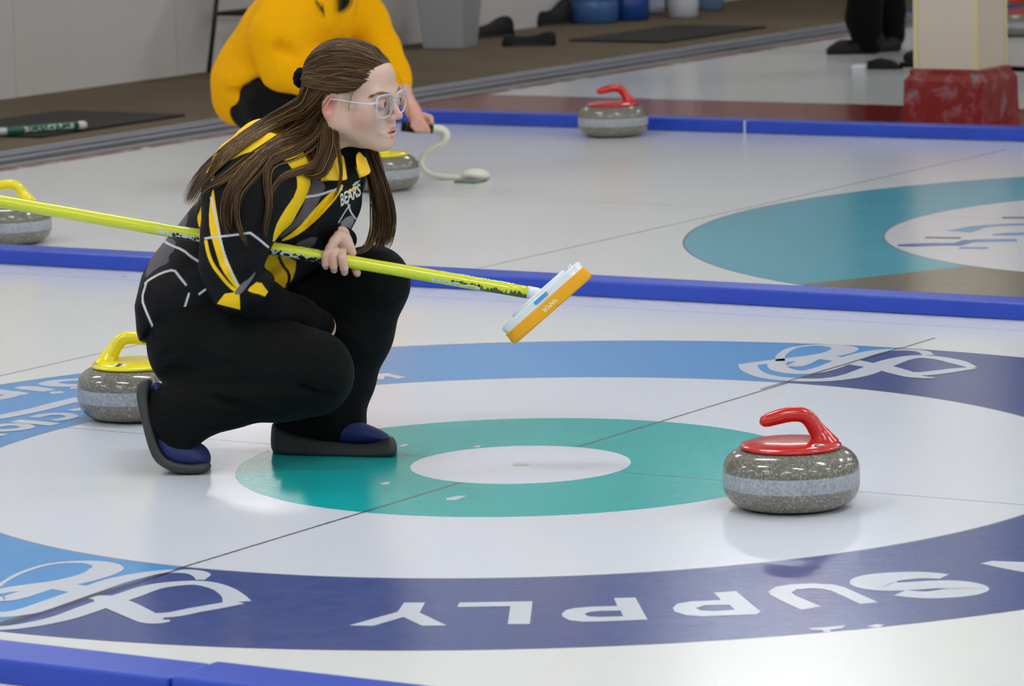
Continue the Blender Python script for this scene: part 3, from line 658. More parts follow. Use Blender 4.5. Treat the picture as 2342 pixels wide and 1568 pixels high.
# ---- body under the clothes
BD = SDF()
chain(BD, [(715, 375, .0, .05), (672, 430, .0, .085), (520, 560, .0, .08), (455, 700, .0, .085)], .06)
chain(BD, [(600, 400, -.16, .05), (560, 560, -.22, .035), (545, 650, -.215, .030), (600, 690, -.19, .028), (680, 722, -.12, .026), (733, 742, -.082, .020)], .015)
chain(BD, [(760, 400, .13, .05), (735, 470, .16, .04), (705, 560, .13, .036), (740, 550, .0, .03), (778, 538, w0+.03, .022)], .03)
chain(BD, [(450, 780, -.10, .07), (715, 850, -.20, .058), (430, 950, -.20, .04)], .03)
chain(BD, [(480, 760, .08, .07), (850, 645, .02, .055), (750, 940, .03, .04), (760, 1000, .02, .03)], .03)
body_vq = BD.build(.006, 2)
SKIN = (214, 180, 162)
def skin_painter(C, X, Y, W3):
    H = to_head(to_cam(W3)); f, s_, u = H.T; n = len(C)
    inhead = (u > -.14) & (f > -.13) & (np.abs(s_) < .1) & (u < .13) & (Y < 372) & (X > 690)
    def blob(c, r, col, a):
        d = np.sqrt(((f-c[0])/r[0])**2+((s_-c[1])/r[1])**2+((u-c[2])/r[2])**2); w = np.clip(1-d, 0, 1)**.8*a*inhead
        C[:] = C*(1-w[:, None])+np.array(lin(col))*w[:, None]
    for sg in (-1, 1):
        blob((.06, sg*.052, -.045), (.04, .035, .036), (206, 132, 130), .55); blob((-.016, sg*.078, -.014), (.03, .03, .04), (222, 132, 112), .75)
        blob((.09, sg*.033, -.008), (.012, .022, .02), (168, 128, 112), .35)
    for sg in (-1, 1): blob((-.006, sg*.083, -.013), (.011, .02, .019), (138, 84, 72), .75)  # ear hollows darkened in the skin colour, standing in for shade there
    blob((.113, 0, -.038), (.02, .018, .016), (222, 120, 110), .75); blob((.085, 0, -.1), (.03, .03, .02), (206, 150, 138), .3)
    def tubepaint(L, r, col, a, soft=.0012):
        d = np.full(n, 1.0); L = np.array(L)
        for p, q in zip(L[:-1], L[1:]):
            e = q-p; t = np.clip(((H-p) @ e)/(e @ e), 0, 1); d = np.minimum(d, np.linalg.norm(H-p-t[:, None]*e, axis=1))
        w = np.clip((r-d)/soft+.5, 0, 1)*a*inhead; C[:] = C*(1-w[:, None])+np.array(lin(col))*w[:, None]
    tubepaint([(.087, .023, -.078), (.096, .012, -.0725), (.1015, .004, -.0695), (.1005, 0, -.070), (.1015, -.004, -.0695), (.096, -.012, -.0725), (.087, -.023, -.078)], .0048, (196, 108, 104), .85)
    tubepaint([(.087, .022, -.081), (.094, .012, -.0885), (.0985, 0, -.0905), (.094, -.012, -.0885), (.087, -.022, -.081)], .0056, (208, 112, 108), .85)
    tubepaint([(.084, .019, -.0795), (.089, .010, -.0795), (.091, 0, -.0795), (.089, -.010, -.0795), (.084, -.019, -.0795)], .0052, (70, 26, 24), 1, .001)
    for sg in (-1, 1):
        tubepaint([(.070, sg*.056, .0065), (.086, sg*.045, .0155), (.096, sg*.030, .0165), (.1005, sg*.018, .0115)], .0034, (84, 56, 44), .95, .003)
        tubepaint([(.082, sg*.0475, -.011), (.093, sg*.041, -.0045), (.0975, sg*.033, -.003), (.0955, sg*.024, -.0055), (.091, sg*.0195, -.010)], .0016, (46, 30, 26), .9, .0012)
    ear = (np.abs(s_) > .0) & inhead
    hair = (f-1.05*u < -.001) & (f-2.2*u < -.012) & inhead & (np.abs(s_) < .077) & (u > -.03)
    C[hair] = lin((58, 40, 26))
    hp = (np.hypot(X-757, Y-572) < 6) & (Y < 600) & (Y > 520); C[hp] = C[hp]*.6+np.array(lin((232, 196, 178)))*.4
    for cx_, cy_ in ((744, 600), (761, 606), (786, 612), (816, 622)):
        w = np.clip(1-np.hypot(X-cx_, (Y-cy_)*.5)/13, 0, 1)*.55*((Y > 560) & (Y < 645)); C[:] = C*(1-w[:, None])+np.array(lin((206, 128, 118)))*w[:, None]
M_SKIN = vcol('skin', .48, .06, 420, .0006, sss=.12, spec=.4)
V, Q = join([head_vq, handL, handR, body_vq])
me = quadmesh(to_world(V), Q); W3 = verts(me); X, Y = pix(W3); C = np.tile(np.array(lin(SKIN)), (len(W3), 1)); skin_painter(C, X, Y, W3); setcol(me, C); me.vertices.foreach_set('co', warp_head(W3).astype(np.float32).ravel()); me.update()
person = link('person', me, M_SKIN); tag(person, 'person crouching in black and yellow jersey with clear glasses, holding a lime broom', 'person', 'people on the ice')
# eyes and teeth
def iris_mat():
    t = NT('eye'); a = t.n('ShaderNodeAttribute', attribute_name='Col'); t.b(Base_Color=a.outputs['Color'], Roughness=.08, Coat_Weight=.5); return t.m
M_EYE = iris_mat()
for sg in (1, -1):
    bm = bmesh.new(); bmesh.ops.create_uvsphere(bm, u_segments=40, v_segments=30, radius=.0118); me = bpy.data.meshes.new('eye'); bm.to_mesh(me); bm.free(); me.shade_smooth()
    V = verts(me); gaze = hf*math.cos(.15)-hs*math.sin(.15)
    C = np.tile(np.array(lin((205, 198, 192))), (len(V), 1)); d = (V/np.linalg.norm(V, axis=1)[:, None]) @ gaze
    C[d > math.cos(.52)] = lin((96, 74, 50)); C[d > math.cos(.24)] = lin((12, 10, 10)); setcol(me, C)
    W3 = to_world(V+Hd(.0868, sg*.033, -.0085)); me.vertices.foreach_set('co', W3.astype(np.float32).ravel()); me.update()
    link('eye', me, M_EYE, person)
tt = MB()
for i in range(8):
    y = -.0152+i*.0038+.0019; fx = .0935-18*y*y
    tt.add([warp_head(to_world(Hd(fx+a, y+b*.0018, -.0765+c))[None])[0] for a, b, c in ((0, -1, -.0032), (0, 1, -.0032), (0, 1, .003), (0, -1, .003), (-.003, -1, -.0032), (-.003, 1, -.0032), (-.003, 1, .003), (-.003, -1, .003))], [(0, 1, 2, 3), (4, 7, 6, 5), (0, 4, 5, 1), (1, 5, 6, 2), (2, 6, 7, 3), (3, 7, 4, 0)])
link('teeth', tt.mesh(), simple('teeth_enamel', (224, 214, 198), .3), person)
# ---- glasses
def hsweep(L, r, n=10, k=50, closed=False):
    P = resample(L, k, closed); P = np.array([to_world(Hd(*p)) for p in P])
    if closed: P = np.vstack([P, P[:1], P[1:2]])
    return tube(P, r, n)
gp = NT('clear_plastic'); gp.b(Base_Color=lin((226, 232, 246)), Roughness=.14, Alpha=.5, IOR=1.45, Specular_IOR_Level=.8)
M_CLR = gp.m
gm = bpy.data.materials.new('lens_glass'); gm.use_nodes = True; t_ = gm.node_tree; t_.nodes.clear(); o_ = t_.nodes.new('ShaderNodeOutputMaterial'); mx = t_.nodes.new('ShaderNodeMixShader'); tr_ = t_.nodes.new('ShaderNodeBsdfTransparent'); tr_.inputs[0].default_value = (.98, .985, .99, 1); gl_ = t_.nodes.new('ShaderNodeBsdfGlossy'); gl_.inputs['Roughness'].default_value = .03; fr_ = t_.nodes.new('ShaderNodeFresnel'); fr_.inputs[0].default_value = 1.18
mx.inputs[0].default_value = .07; t_.links.new(tr_.outputs[0], mx.inputs[1]); t_.links.new(gl_.outputs[0], mx.inputs[2]); t_.links.new(mx.outputs[0], o_.inputs[0])
fr = MB(); lens = MB()
for sg in (1, -1):
    def LP(a, b): return (.1115-.35*abs(a+.0)*.35-.10*abs(a)-.0, sg*(.0345+a), -.0125+b)
    ring = [(-.0235, .012), (-.019, .0195), (0, .0215), (.019, .0205), (.0245, .014), (.0235, -.004), (.016, -.0185), (0, -.0225), (-.014, -.020), (-.0215, -.009)]
    L = [(.1015-.16*max(0, a+.02), sg*(.0345+a*1.15), -.0115+b*1.1) for a, b in ring]
    V, F = hsweep(L, .0021, 10, 60, True); fr.add(V, F)
    P = resample(L, 40, True); c = P.mean(0); W3 = [to_world(Hd(*c))]+[to_world(Hd(*p)) for p in P]; lens.add(W3, [(0, i+1, (i+1) % 40+1) for i in range(40)])
    V, F = hsweep([(.0965, sg*.061, -.002), (.090, sg*.0705, -.001), (.085, sg*.0745, -.003), (.04, sg*.0765, -.004), (-.005, sg*.0775, -.004), (-.024, sg*.077, -.014), (-.034, sg*.073, -.032)], .0021, 10, 45); fr.add(V, F)
    V, F = hsweep([(.100, sg*.0125, -.012), (.098, sg*.0105, -.019), (.099, sg*.011, -.024)], .0022, 8, 10); fr.add(V, F)
V, F = hsweep([(.1035, .0085, -.006), (.1065, .004, -.003), (.1065, -.004, -.003), (.1035, -.0085, -.006)], .0022, 10, 16); fr.add(V, F)
gls = link('glasses', fr.mesh(True), M_CLR, person); gls['label'] = 'clear plastic framed glasses'
link('lens', lens.mesh(True), gm, gls)
# ---- trousers
TR = SDF()
chain(TR, [(440, 735, -.06, .098), (455, 790, -.10, .102), (580, 812, -.155, .098), (705, 848, -.20, .082), (716, 850, -.20, .080)], .04)
chain(TR, [(716, 864, -.20, .072), (640, 882, -.20, .070), (520, 908, -.20, .062), (428, 940, -.195, .062), (405, 950, -.19, .070)], .03)
chain(TR, [(470, 735, .08, .10), (650, 690, .06, .095), (852, 645, .02, .076)], .04)
chain(TR, [(854, 648, .02, .074), (815, 760, .025, .075), (780, 870, .03, .068), (760, 930, .03, .062), (764, 968, .025, .066)], .03)
TR.poly([cs(*p, ZR)[:2] for p in ((366, 886), (430, 905), (560, 940), (520, 968), (482, 986), (460, 1024), (425, 1028), (402, 1014), (380, 965))], ZR-.19+.0, .062, .02, .02)
TR.poly([cs(*p, ZR)[:2] for p in ((690, 900), (824, 900), (826, 940), (832, 968), (790, 990), (740, 1008), (690, 1000), (640, 980), (632, 940), (680, 930))], ZR+.02, .062, .02, .02)
# creases behind the knee and across the thigh
TR.cap(PT(380, 872, -.235), PT(640, 880, -.285), .012, .005, k=.02, sub=True); TR.cap(PT(470, 905, -.262), PT(640, 948, -.262), .006, .003, k=.015, sub=True); TR.cap(PT(690, 880, -.285), PT(760, 905, -.27), .005, .002, k=.015, sub=True)
TR.ground(.012)
def cloth(name, c, rough=.85):
    t = NT(name); p = t.obj(); mp = t.n('ShaderNodeMapping'); mp.inputs['Scale'].default_value = (1, 1, 2.2); mp.inputs['Rotation'].default_value = (.3, .5, .2); t.t.links.new(p, mp.inputs[0])
    h = t.math('ADD', t.math('MULTIPLY', t.noise(7, 3, .5, mp.outputs[0], .6), 1.0), t.math('MULTIPLY', t.noise(900, 1, .5, p), .015))
    t.b(Base_Color=lin(c), Roughness=rough, Specular_IOR_Level=.12, Sheen_Weight=.02); t.p.inputs['Sheen Roughness'].default_value = .5; t.bump(h, .5, .03); return t.m
M_BLK = cloth('black_trouser_cloth', (11, 13, 13)); M_BLK2 = cloth('black_knit', (9, 9, 11), .9)
trous = place('trousers', TR.build(.005, 2), M_BLK, person); trous['label'] = 'loose black trousers'
# ---- shoes
M_SOLE = simple('shoe_rubber', (46, 46, 48), .55, 0, .18, 50); M_BLUE_S = simple('shoe_blue_suede', (17, 32, 90), .65, 0, .25, 60, bump=.4, bscale=300, bdist=.001); M_STI = simple('stitching', (120, 120, 150), .6)
def shoe(label): e = empty('shoe'); e.parent = person; e.matrix_parent_inverse = person.matrix_basis.inverted(); e['label'] = label; return e
def shoe_part(nm, S, mat, sh, h=.003): V, Q = S.build(h, 3); return link(nm, quadmesh(to_world(V), Q), mat, sh)
def P2(L, z): return [cs(a, b, z)[:2] for a, b in L]
s1 = shoe('rear shoe, heel lifted and sole turned up'); z1 = ZR-.205
S = SDF(); S.poly(chaikin(P2([(336, 866), (348, 870), (340, 905), (347, 950), (358, 995), (370, 1032), (390, 1052), (438, 1062), (474, 1056), (481, 1062), (479, 1074), (462, 1080), (420, 1082), (382, 1072), (355, 1052), (340, 1015), (328, 965), (318, 925), (315, 895), (322, 872)], z1), 1), z1-.0, .047, .008, .005); shoe_part('sole', S, M_SOLE, s1)
S = SDF(); S.poly(chaikin(P2([(350, 870), (376, 880), (384, 955), (400, 996), (436, 1012), (466, 1026), (480, 1046), (474, 1066), (430, 1068), (385, 1058), (360, 1030), (350, 985), (340, 930)], z1), 1), z1, .043, .03, .01); S.cap(cs(412, 1032, z1), cs(446, 1043, z1), .034, .028, k=.02); shoe_part('upper', S, M_BLUE_S, s1)
s2 = shoe('front shoe planted flat with grey rubber toe cap'); z2 = ZR-.01
sl = -.27
def shp(L): return chaikin(P2(L, z2), 1)
S = SDF(); S.poly(shp([(622, 962), (640, 970), (660, 985), (720, 1002), (790, 1013), (850, 1014), (878, 1004), (893, 994), (904, 1004), (909, 1020), (908, 1040), (890, 1047), (800, 1050), (700, 1047), (640, 1040), (620, 1032), (618, 1000)]), z2, .046, .014, .005, slope=sl); S.ground(.0005); shoe_part('sole', S, M_SOLE, s2)
S = SDF(); S.poly(shp([(640, 940), (780, 950), (832, 966), (868, 980), (892, 994), (896, 1010), (870, 1018), (700, 1012), (640, 1000)]), z2, .041, .03, .01, slope=sl); S.ground(.01); shoe_part('upper', S, M_BLUE_S, s2)
# ---- undershirt
US = SDF()
chain(US, [(545, 655, -.215, .052), (600, 690, -.19, .046), (680, 722, -.12, .040), (733, 742, -.082, .031)], .02)
chain(US, [(690, 600, .10, .045), (720, 575, .06, .042), (752, 556, .0, .036), (771, 544, w0+.036, .030)], .02)
chain(US, [(745, 345, -.02, .058), (715, 385, .0, .066)], .02); US.cap(PT(800, 352, -.055), PT(760, 405, -.04), .037, .05, k=.03)
US.ell(PT(789, 548, w0+.048), (.026, .026, .012), k=.01)
undershirt = place('undershirt', US.build(.003, 2), M_BLK2, person); undershirt['label'] = 'black undershirt with tight collar and long sleeves'
# ---- jersey
YL, GR_, WH = (246, 200, 24), (92, 86, 92), (214, 214, 220)
c2 = lambda P: crop(P, .3316, 320, 280)
JT = SDF()
chain(JT, [(708, 388, .0, .105), (672, 440, .0, .118), (600, 505, .0, .112), (520, 580, .0, .108), (455, 665, .0, .112), (438, 715, -.02, .105)], .05)
for sg in (-1, 1):
    chain(JT, [(640, 400, sg*.075, .085), (655, 455, sg*.06, .10), (560, 540, sg*.045, .098), (452, 680, sg*.06, .10)], .05)
chain(JT, [(750, 425, -.06, .072), (757, 460, -.07, .050), (735, 500, -.06, .055)], .05)
chain(JT, [(690, 530, -.02, .085), (625, 595, -.05, .060), (618, 632, -.06, .040)], .04)
chain(JT, [(540, 368, -.04, .04), (600, 335, -.02, .045), (700, 340, .0, .06)], .05)
JT.poly([cs(*p, ZR)[:2] for p in ((345, 640), (520, 600), (560, 660), (548, 704), (478, 706), (400, 745), (333, 783), (326, 760), (322, 700))], ZR-.03, .165, .05, .03)
chain(JT, [(760, 405, .12, .075), (742, 465, .16, .062), (712, 545, .14, .058)], .04)    # far sleeve
# folds
for a, b, r in (((470, 560, -.165), (560, 520, -.175), .006), ((420, 640, -.17), (520, 690, -.175), .007), ((380, 700, -.185), (470, 660, -.18), .006), ((640, 560, -.15), (700, 470, -.18), .006), ((600, 640, -.115), (660, 600, -.12), .006), ((700, 520, -.14), (760, 440, -.14), .005)):
    JT.cap(PT(*a), PT(*b), r, r*.6, k=.018, sub=True)
def torso_paint(C, X, Y, W3):
    def p(P, c, sm=1, **k): paint(C, X, Y, c2(P), c, sm=sm, **k)
    p([(470, 335), (560, 262), (740, 190), (930, 30), (1150, 60), (1300, 90), (1400, 200), (1430, 387), (1250, 405), (1180, 300), (1120, 160), (1050, 150), (900, 190), (1100, 330), (1155, 480), (1095, 560), (985, 740), (905, 840), (700, 800), (560, 560), (500, 330)], YL)
    paint(C, X, Y, [(430, 300), (520, 240), (660, 240), (650, 300), (607, 345), (562, 348), (530, 366), (500, 372), (470, 400), (430, 420)], YL)
    p([(520, 345), (580, 300), (870, 200), (1000, 250), (1075, 370), (1070, 480), (970, 620), (925, 720), (895, 850), (470, 870), (470, 420)], (12, 12, 14))
    p([(1115, 120), (1150, 90), (1150, 170), (1200, 250), (1175, 262), (1130, 210)], (24, 22, 24), sm=1)
    p([(1190, 370), (1290, 430), (1255, 500), (1190, 620), (1060, 740), (945, 812), (1020, 720), (1110, 620), (1140, 520), (1175, 440)], GR_)
    p([(1325, 468), (1415, 415), (1372, 500), (1290, 600), (1180, 710), (1060, 795), (950, 828), (1080, 740), (1200, 600)], YL)
    p([(1060, 525), (1130, 515), (1240, 500), (1335, 465), (1390, 460)], WH, line=4.5)
    p([(1480, 290), (1530, 215), (1590, 350), (1515, 382)], YL, sm=0)
    p([(1240, 240), (1300, 90), (1400, 200), (1430, 387), (1250, 405)], YL, sm=0)
    p([(1250, 404), (1430, 400), (1430, 410), (1255, 412)], (8, 8, 9), sm=0)
    p([(1370, 700), (1440, 640), (1490, 655), (1440, 760)], (130, 130, 136), sm=1); p([(1370, 690), (1430, 590), (1450, 570)], WH, line=2); p([(1435, 560), (1455, 620), (1490, 665)], WH, line=3)
    p([(1050, 840), (1235, 772), (1200, 860), (1090, 905)], GR_, sm=1)
    p([(475, 400), (440, 520), (412, 610), (392, 655), (412, 735), (470, 745), (540, 740), (540, 400)], YL)
    p([(400, 480), (330, 590), (240, 690), (225, 740), (310, 725), (330, 670), (330, 600), (400, 560), (430, 500)], GR_)
    p([(150, 790), (250, 805), (240, 880), (195, 920), (205, 965), (110, 1005), (30, 1080), (60, 960), (120, 860)], GR_)
    p([(440, 995), (475, 985), (560, 1120), (660, 1160), (560, 1180), (460, 1150), (435, 1080)], GR_)
    for L in ([(150, 805), (200, 840), (300, 880), (345, 920), (400, 955), (475, 1000)], [(35, 1110), (60, 1085), (150, 1035), (235, 1013), (270, 1060), (317, 1118)], [(338, 1180), (310, 1270), (280, 1368)], [(42, 1110), (10, 1215), (45, 1310), (115, 1465)], [(410, 1182), (450, 1152)]):
        p(L, WH, line=4.6, sm=1)
    p([(595, 1185), (685, 1165), (690, 1285), (535, 1250)], YL, sm=0)
    p([(860, 900), (1080, 930), (1070, 1050), (1015, 1140), (890, 1175), (820, 1110), (790, 1000), (830, 940)], (225, 176, 20))
    p([(960, 930), (985, 985), (1030, 1040), (1030, 1100), (1015, 1120)], (20, 18, 16), line=7)
    p([(740, 1150), (825, 1085), (885, 1170), (940, 1225), (910, 1235), (850, 1190), (760, 1170)], YL, sm=1)
M_JER = vcol('jersey_cloth', .62, .28, 9, .02, spec=.18, sheen=.0)
V, Q = JT.build(.0042, 2)
jersey = place('jersey', (V, Q), M_JER, person, torso_paint, lv=1, base=(12, 12, 14)); jersey['label'] = 'black jersey with yellow, grey and white piping panels'
SL = SDF()
def ch3(S, pts, k, sw): S.chain([(PT(a, b, c), r) for a, b, c, r in pts], k, sw)
ch3(SL, [(592, 405, -.175, .098), (566, 465, -.215, .085), (541, 535, -.235, .070), (530, 600, -.235, .062), (538, 638, -.23, .040), (556, 655, -.222, .034)], .03, 1.2)
SL.cap(PT(545, 392, -.14), PT(560, 420, -.2), .05, .08, k=.05)
SL.cap(PT(650, 400, -.15), PT(628, 480, -.17), .05, .035, k=.05)
SL.cap(PT(496, 632, -.23), PT(540, 652, -.22), .026, .026, k=.03)
for a, b in (((548, 668, -.245), (608, 640, -.22)), ((552, 678, -.24), (632, 690, -.2))): SL.cap(PT(*a), PT(*b), .026, .019, k=.025)
SL.cap(PT(508, 676, -.232), PT(532, 688, -.24), .024, .026, k=.02)
for a, b, r in (((505, 600, -.30), (590, 560, -.31), .006), ((500, 560, -.31), (560, 530, -.325), .005), ((540, 655, -.295), (600, 620, -.28), .005), ((530, 450, -.33), (620, 480, -.32), .005)): SL.cap(PT(*a), PT(*b), r, r*.5, k=.018, sub=True)
def sleeve_paint(C, X, Y, W3):
    def p(P, c, sm=1, **k): paint(C, X, Y, c2(P), c, sm=sm, **k)
    p([(505, 430), (475, 600), (480, 750), (525, 900), (560, 1010), (640, 1120), (690, 1165), (705, 1150), (680, 1110), (625, 1000), (572, 860), (545, 700), (520, 560)], YL)
    p([(455, 820), (470, 900), (500, 980), (560, 1060), (620, 1130), (680, 1170)], YL, line=8)
    p([(490, 520), (520, 640), (548, 780), (590, 940), (640, 1050), (672, 1118)], WH, line=4.6, sm=1)
    p([(450, 798), (560, 785), (680, 772), (760, 760), (815, 800), (885, 858)], WH, line=4.6, sm=0)
    p([(455, 340), (515, 345), (505, 415), (480, 390)], (176, 172, 178), sm=1)
    p([(740, 1150), (825, 1085), (885, 1170), (940, 1225), (910, 1235), (850, 1190), (760, 1170)], YL, sm=1)
    p([(880, 180), (960, 205), (1040, 280), (1085, 370), (1085, 480), (980, 630), (930, 730), (910, 850), (1100, 700), (1200, 400), (1100, 200)], YL)
    paint(C, X, Y, [(430, 300), (520, 240), (720, 240), (705, 420), (684, 440), (679, 400), (650, 362), (607, 345), (562, 348), (530, 366), (500, 372), (470, 400), (440, 400)], YL)
    p([(585, 1180), (685, 1165), (692, 1290), (530, 1250)], YL, sm=0)
    p([(640, 1180), (700, 1110), (760, 1070), (800, 1020), (790, 1060), (740, 1130), (690, 1190)], (110, 104, 112), sm=1)
V, Q = SL.build(.0038, 2)
sleeve = place('jersey_sleeve', (V, Q), M_JER, jersey, sleeve_paint, lv=1, base=(12, 12, 14))
# collar: a folded yellow flap on each side of the neck
def sheet(P, mat, name, parent, thick=.003, n=10):
    P = np.array(P); k, l = P.shape[:2]; V = [to_world(PT(*P[i, j])) for i in range(k) for j in range(l)]
    F = [(i*l+j, i*l+j+1, (i+1)*l+j+1, (i+1)*l+j) for i in range(k-1) for j in range(l-1)]
    o = link(name, mesh(V, F, True), mat, parent); m_ = o.modifiers.new('s', 'SUBSURF'); m_.levels = 2; m_.render_levels = 2; s_ = o.modifiers.new('t', 'SOLIDIFY'); s_.thickness = thick; s_.offset = 0; return o
M_YCL = simple('yellow_collar_cloth', YL, .6, 0, .06, 30, bump=.25, bscale=12, bdist=.01)
sheet([[(690, 325, -.085), (722, 318, -.10), (757, 322, -.105), (772, 338, -.105)], [(700, 355, -.14), (728, 348, -.15), (760, 352, -.15), (782, 372, -.14)], [(718, 385, -.165), (738, 392, -.175), (768, 400, -.175), (793, 408, -.165)], [(728, 405, -.168), (745, 412, -.178), (768, 413, -.178), (794, 412, -.165)]], M_YCL, 'collar', jersey)
sheet([[(814, 350, -.10), (824, 346, -.08), (834, 352, -.05)], [(815, 375, -.125), (828, 372, -.11), (841, 378, -.08)], [(822, 406, -.13), (834, 403, -.12), (851, 395, -.09)]], M_YCL, 'collar', jersey)
BV = {}
DG = bpy.context.evaluated_depsgraph_get()
def bvh(objs):
    V, F, k = [], [], 0
    for o in objs:
        me = o.data; v = verts(me); V.append(v); F += [tuple(i+k for i in p.vertices) for p in me.polygons]; k += len(v)
    return BVHTree.FromPolygons(np.vstack(V).tolist(), F)
TREE = bvh([jersey, sleeve]); TREE_J = bvh([jersey])
def drape(px, py, tree, off=.0015):
    d = Vector(cs(px, py, 1.0) @ M3).normalized(); h = tree.ray_cast(Vector(CO), d)
    return None if h[0] is None else (h[0]-d*off)
# chest lettering in white and yellow
TV, TF = text2d('BEARS', 1.0, .03); w_ = np.ptp(TV[:, 0]); h_ = np.ptp(TV[:, 1]); ok = True; VV = []
for x, y, _ in TV:
    u = (x-TV[:, 0].min())/w_; v = (y-TV[:, 1].min())/h_; px = 780+42*u-2*v+4*u*u; py = 473-26*u+(-1)*26*v-3*v
    q = drape(px, py, TREE_J, .002); ok &= q is not None; VV.append(q or Vector(to_world(PT(px, py, -.13))))
link('chest_lettering', mesh(VV, TF), simple('print_white', (206, 208, 200), .5), jersey)
for nm, P, m_ in (('chest_emblem', [(793, 437), (803, 431), (812, 426), (820, 424), (816, 432), (806, 437), (796, 443)], M_YCL), ('chest_emblem', [(805, 424), (812, 416), (825, 411), (818, 420), (810, 426)], simple('print_grey', (190, 192, 184), .5))):
    q = [drape(a, b, TREE_J, .002) or Vector(to_world(PT(a, b, -.13))) for a, b in P]; c = sum(q, Vector())/len(q); link(nm, mesh([c]+q, [(0, i+1, (i+1) % len(q)+1) for i in range(len(q))]), m_, jersey)
# ---- hair
def hair_tubes(strands, width=.0016, seg=18, n=4):
    V, F, C, k = [], [], [], 0
    for P, col, w in strands:
        P = np.asarray(P, float)
        if len(P) != seg: P = resample(P, seg)
        r = w*np.interp(np.linspace(0, 1, seg), [0, .1, .75, 1], [.6, 1, .9, .15]); v, f = tube(P, r, n, None, False)
        V += v; F += [tuple(i+k for i in q) for q in f]; C += [col]*len(v); k += len(v)
    return np.array(V), np.array(F), np.array(C)
HCOL = [(60, 41, 21), (74, 52, 28), (90, 65, 36), (110, 81, 45), (138, 106, 62), (66, 46, 25)]
def hcol(p=None): return np.array(lin(HCOL[RNG.choice(6, p=p if p is not None else [.26, .25, .2, .13, .05, .11])]))*RNG.uniform(.85, 1.12)
CC, CRr = np.array([-.012, 0, .022]), np.array([.096, .074, .081])
def on_skull(a, b, lift, n=18, bulge=0.0):
    a = (np.array(a)-CC)/CRr; b = (np.array(b)-CC)/CRr; a /= np.linalg.norm(a); b /= np.linalg.norm(b)
    om = math.acos(np.clip(a @ b, -1, 1)); t = np.linspace(0, 1, n)[:, None]; s_ = (np.sin((1-t)*om)*a+np.sin(t*om)*b)/math.sin(om)
    rad = (CRr+lift+bulge*np.sin(math.pi*t)); return to_world(HC+(CC+s_*rad) @ HR3)
strands = []
TIE = np.array([-.104, .028, .022])
hl = resample([(.088, .0, .072), (.082, .022, .068), (.070, .043, .052), (.052, .060, .030), (.034, .068, .021), (.016, .072, .019), (-.004, .074, .021)], 200)
for i in range(1250):
    sg = 1 if i % 5 else -1; p = hl[RNG.integers(0, 200)].copy()+RNG.normal(0, .0018, 3); p[1] = abs(p[1])*sg
    if RNG.random() < .35: p[0] -= RNG.uniform(0, .05); p[2] += RNG.uniform(0, .02)
    e = TIE+RNG.normal(0, .007, 3)*[.3, 1.3, 1]; e[1] = e[1] if sg > 0 else -.02+RNG.normal(0, .01)
    strands.append((on_skull(p, e, RNG.uniform(.004, .0095), 18, RNG.uniform(.002, .007)), hcol(), RNG.uniform(.0007, .0014)))
for i in range(520):                                  # crown, part line running back
    a = RNG.uniform(0, 1); p = np.array([.088-.07*a, RNG.normal(0, .004), .072+.04*a]); sg = 1 if RNG.random() < .7 else -1
    e = TIE+np.array([0, RNG.normal(-.004, .014)*1, RNG.normal(.006, .012)]); strands.append((on_skull(p, e, RNG.uniform(.004, .008), 18, RNG.uniform(.002, .006)), hcol(), RNG.uniform(.0007, .0014)))
for i in range(420):                                  # lower back of the head
    p = np.array([RNG.uniform(-.07, -.045), .066, RNG.uniform(-.035, .015)]); p[1] *= 1 if i % 4 else -1; e = np.array([-.09+RNG.uniform(0, .02), RNG.uniform(-.02, .06), RNG.uniform(-.07, -.03)])
    strands.append((on_skull(p, e, RNG.uniform(.003, .009), 18, .002), hcol([.4, .3, .1, .05, .02, .13]), RNG.uniform(.0008, .0014)))
def fall(guide, n, spread, wspread=.01, cols=None, wid=(.0006, .0012), drape_on=True, curl=3.0):
    g = np.array(guide, float); gx = resample(g[:, :3], 22)
    sp = np.interp(np.linspace(0, 1, 22), np.linspace(0, 1, len(spread)), spread)
    T = np.gradient(gx[:, :2], axis=0); T /= np.linalg.norm(T, axis=1)[:, None]+1e-9; N = np.stack([-T[:, 1], T[:, 0]], 1)
    for i in range(n):
        o = RNG.normal(0, .5); o = max(-1.15, min(1.15, o)); ph, fr_, am = RNG.uniform(0, 6.28), RNG.uniform(1, 2.6), RNG.uniform(0, curl); L = RNG.uniform(.82, 1.0)
        t = np.linspace(0, L, 22); idx = t*21; Gx = np.stack([np.interp(idx, np.arange(22), gx[:, j]) for j in range(3)], 1); Nn = np.stack([np.interp(idx, np.arange(22), N[:, j]) for j in range(2)], 1); s_ = np.interp(idx, np.arange(22), sp)
        off = o*s_+am*np.sin(ph+fr_*t*6.28)*t; XY = Gx[:, :2]+Nn*off[:, None]; wv = Gx[:, 2]+RNG.normal(0, wspread)
        P = np.array([PT(x, y, w) for (x, y), w in zip(XY, wv)])
        if drape_on:
            dep = P[:, 2].copy()
            for j, (x, y) in enumerate(XY):
                d = Vector(cs(x, y, 1.0) @ M3); h = HTREE.ray_cast(Vector(CO), d.normalized())
                if h[0] is not None:
                    hz = to_cam(np.array(h[0]))[2]-RNG.uniform(.003, .011); dep[j] = min(dep[j], hz) if dep[j] > hz-.05 else dep[j]
            dd = dep.copy()
            for _ in range(3): dd[1:-1] = np.minimum(dd[1:-1], (dd[:-2]+dd[2:])/2)
            P = np.array([cs(x, y, z) for (x, y), z in zip(XY, dd)])
        strands.append((to_world(P), hcol(cols), RNG.uniform(*wid)))
HTREE = bvh([jersey, sleeve, undershirt])
LT = [.12, .18, .22, .24, .18, .06]
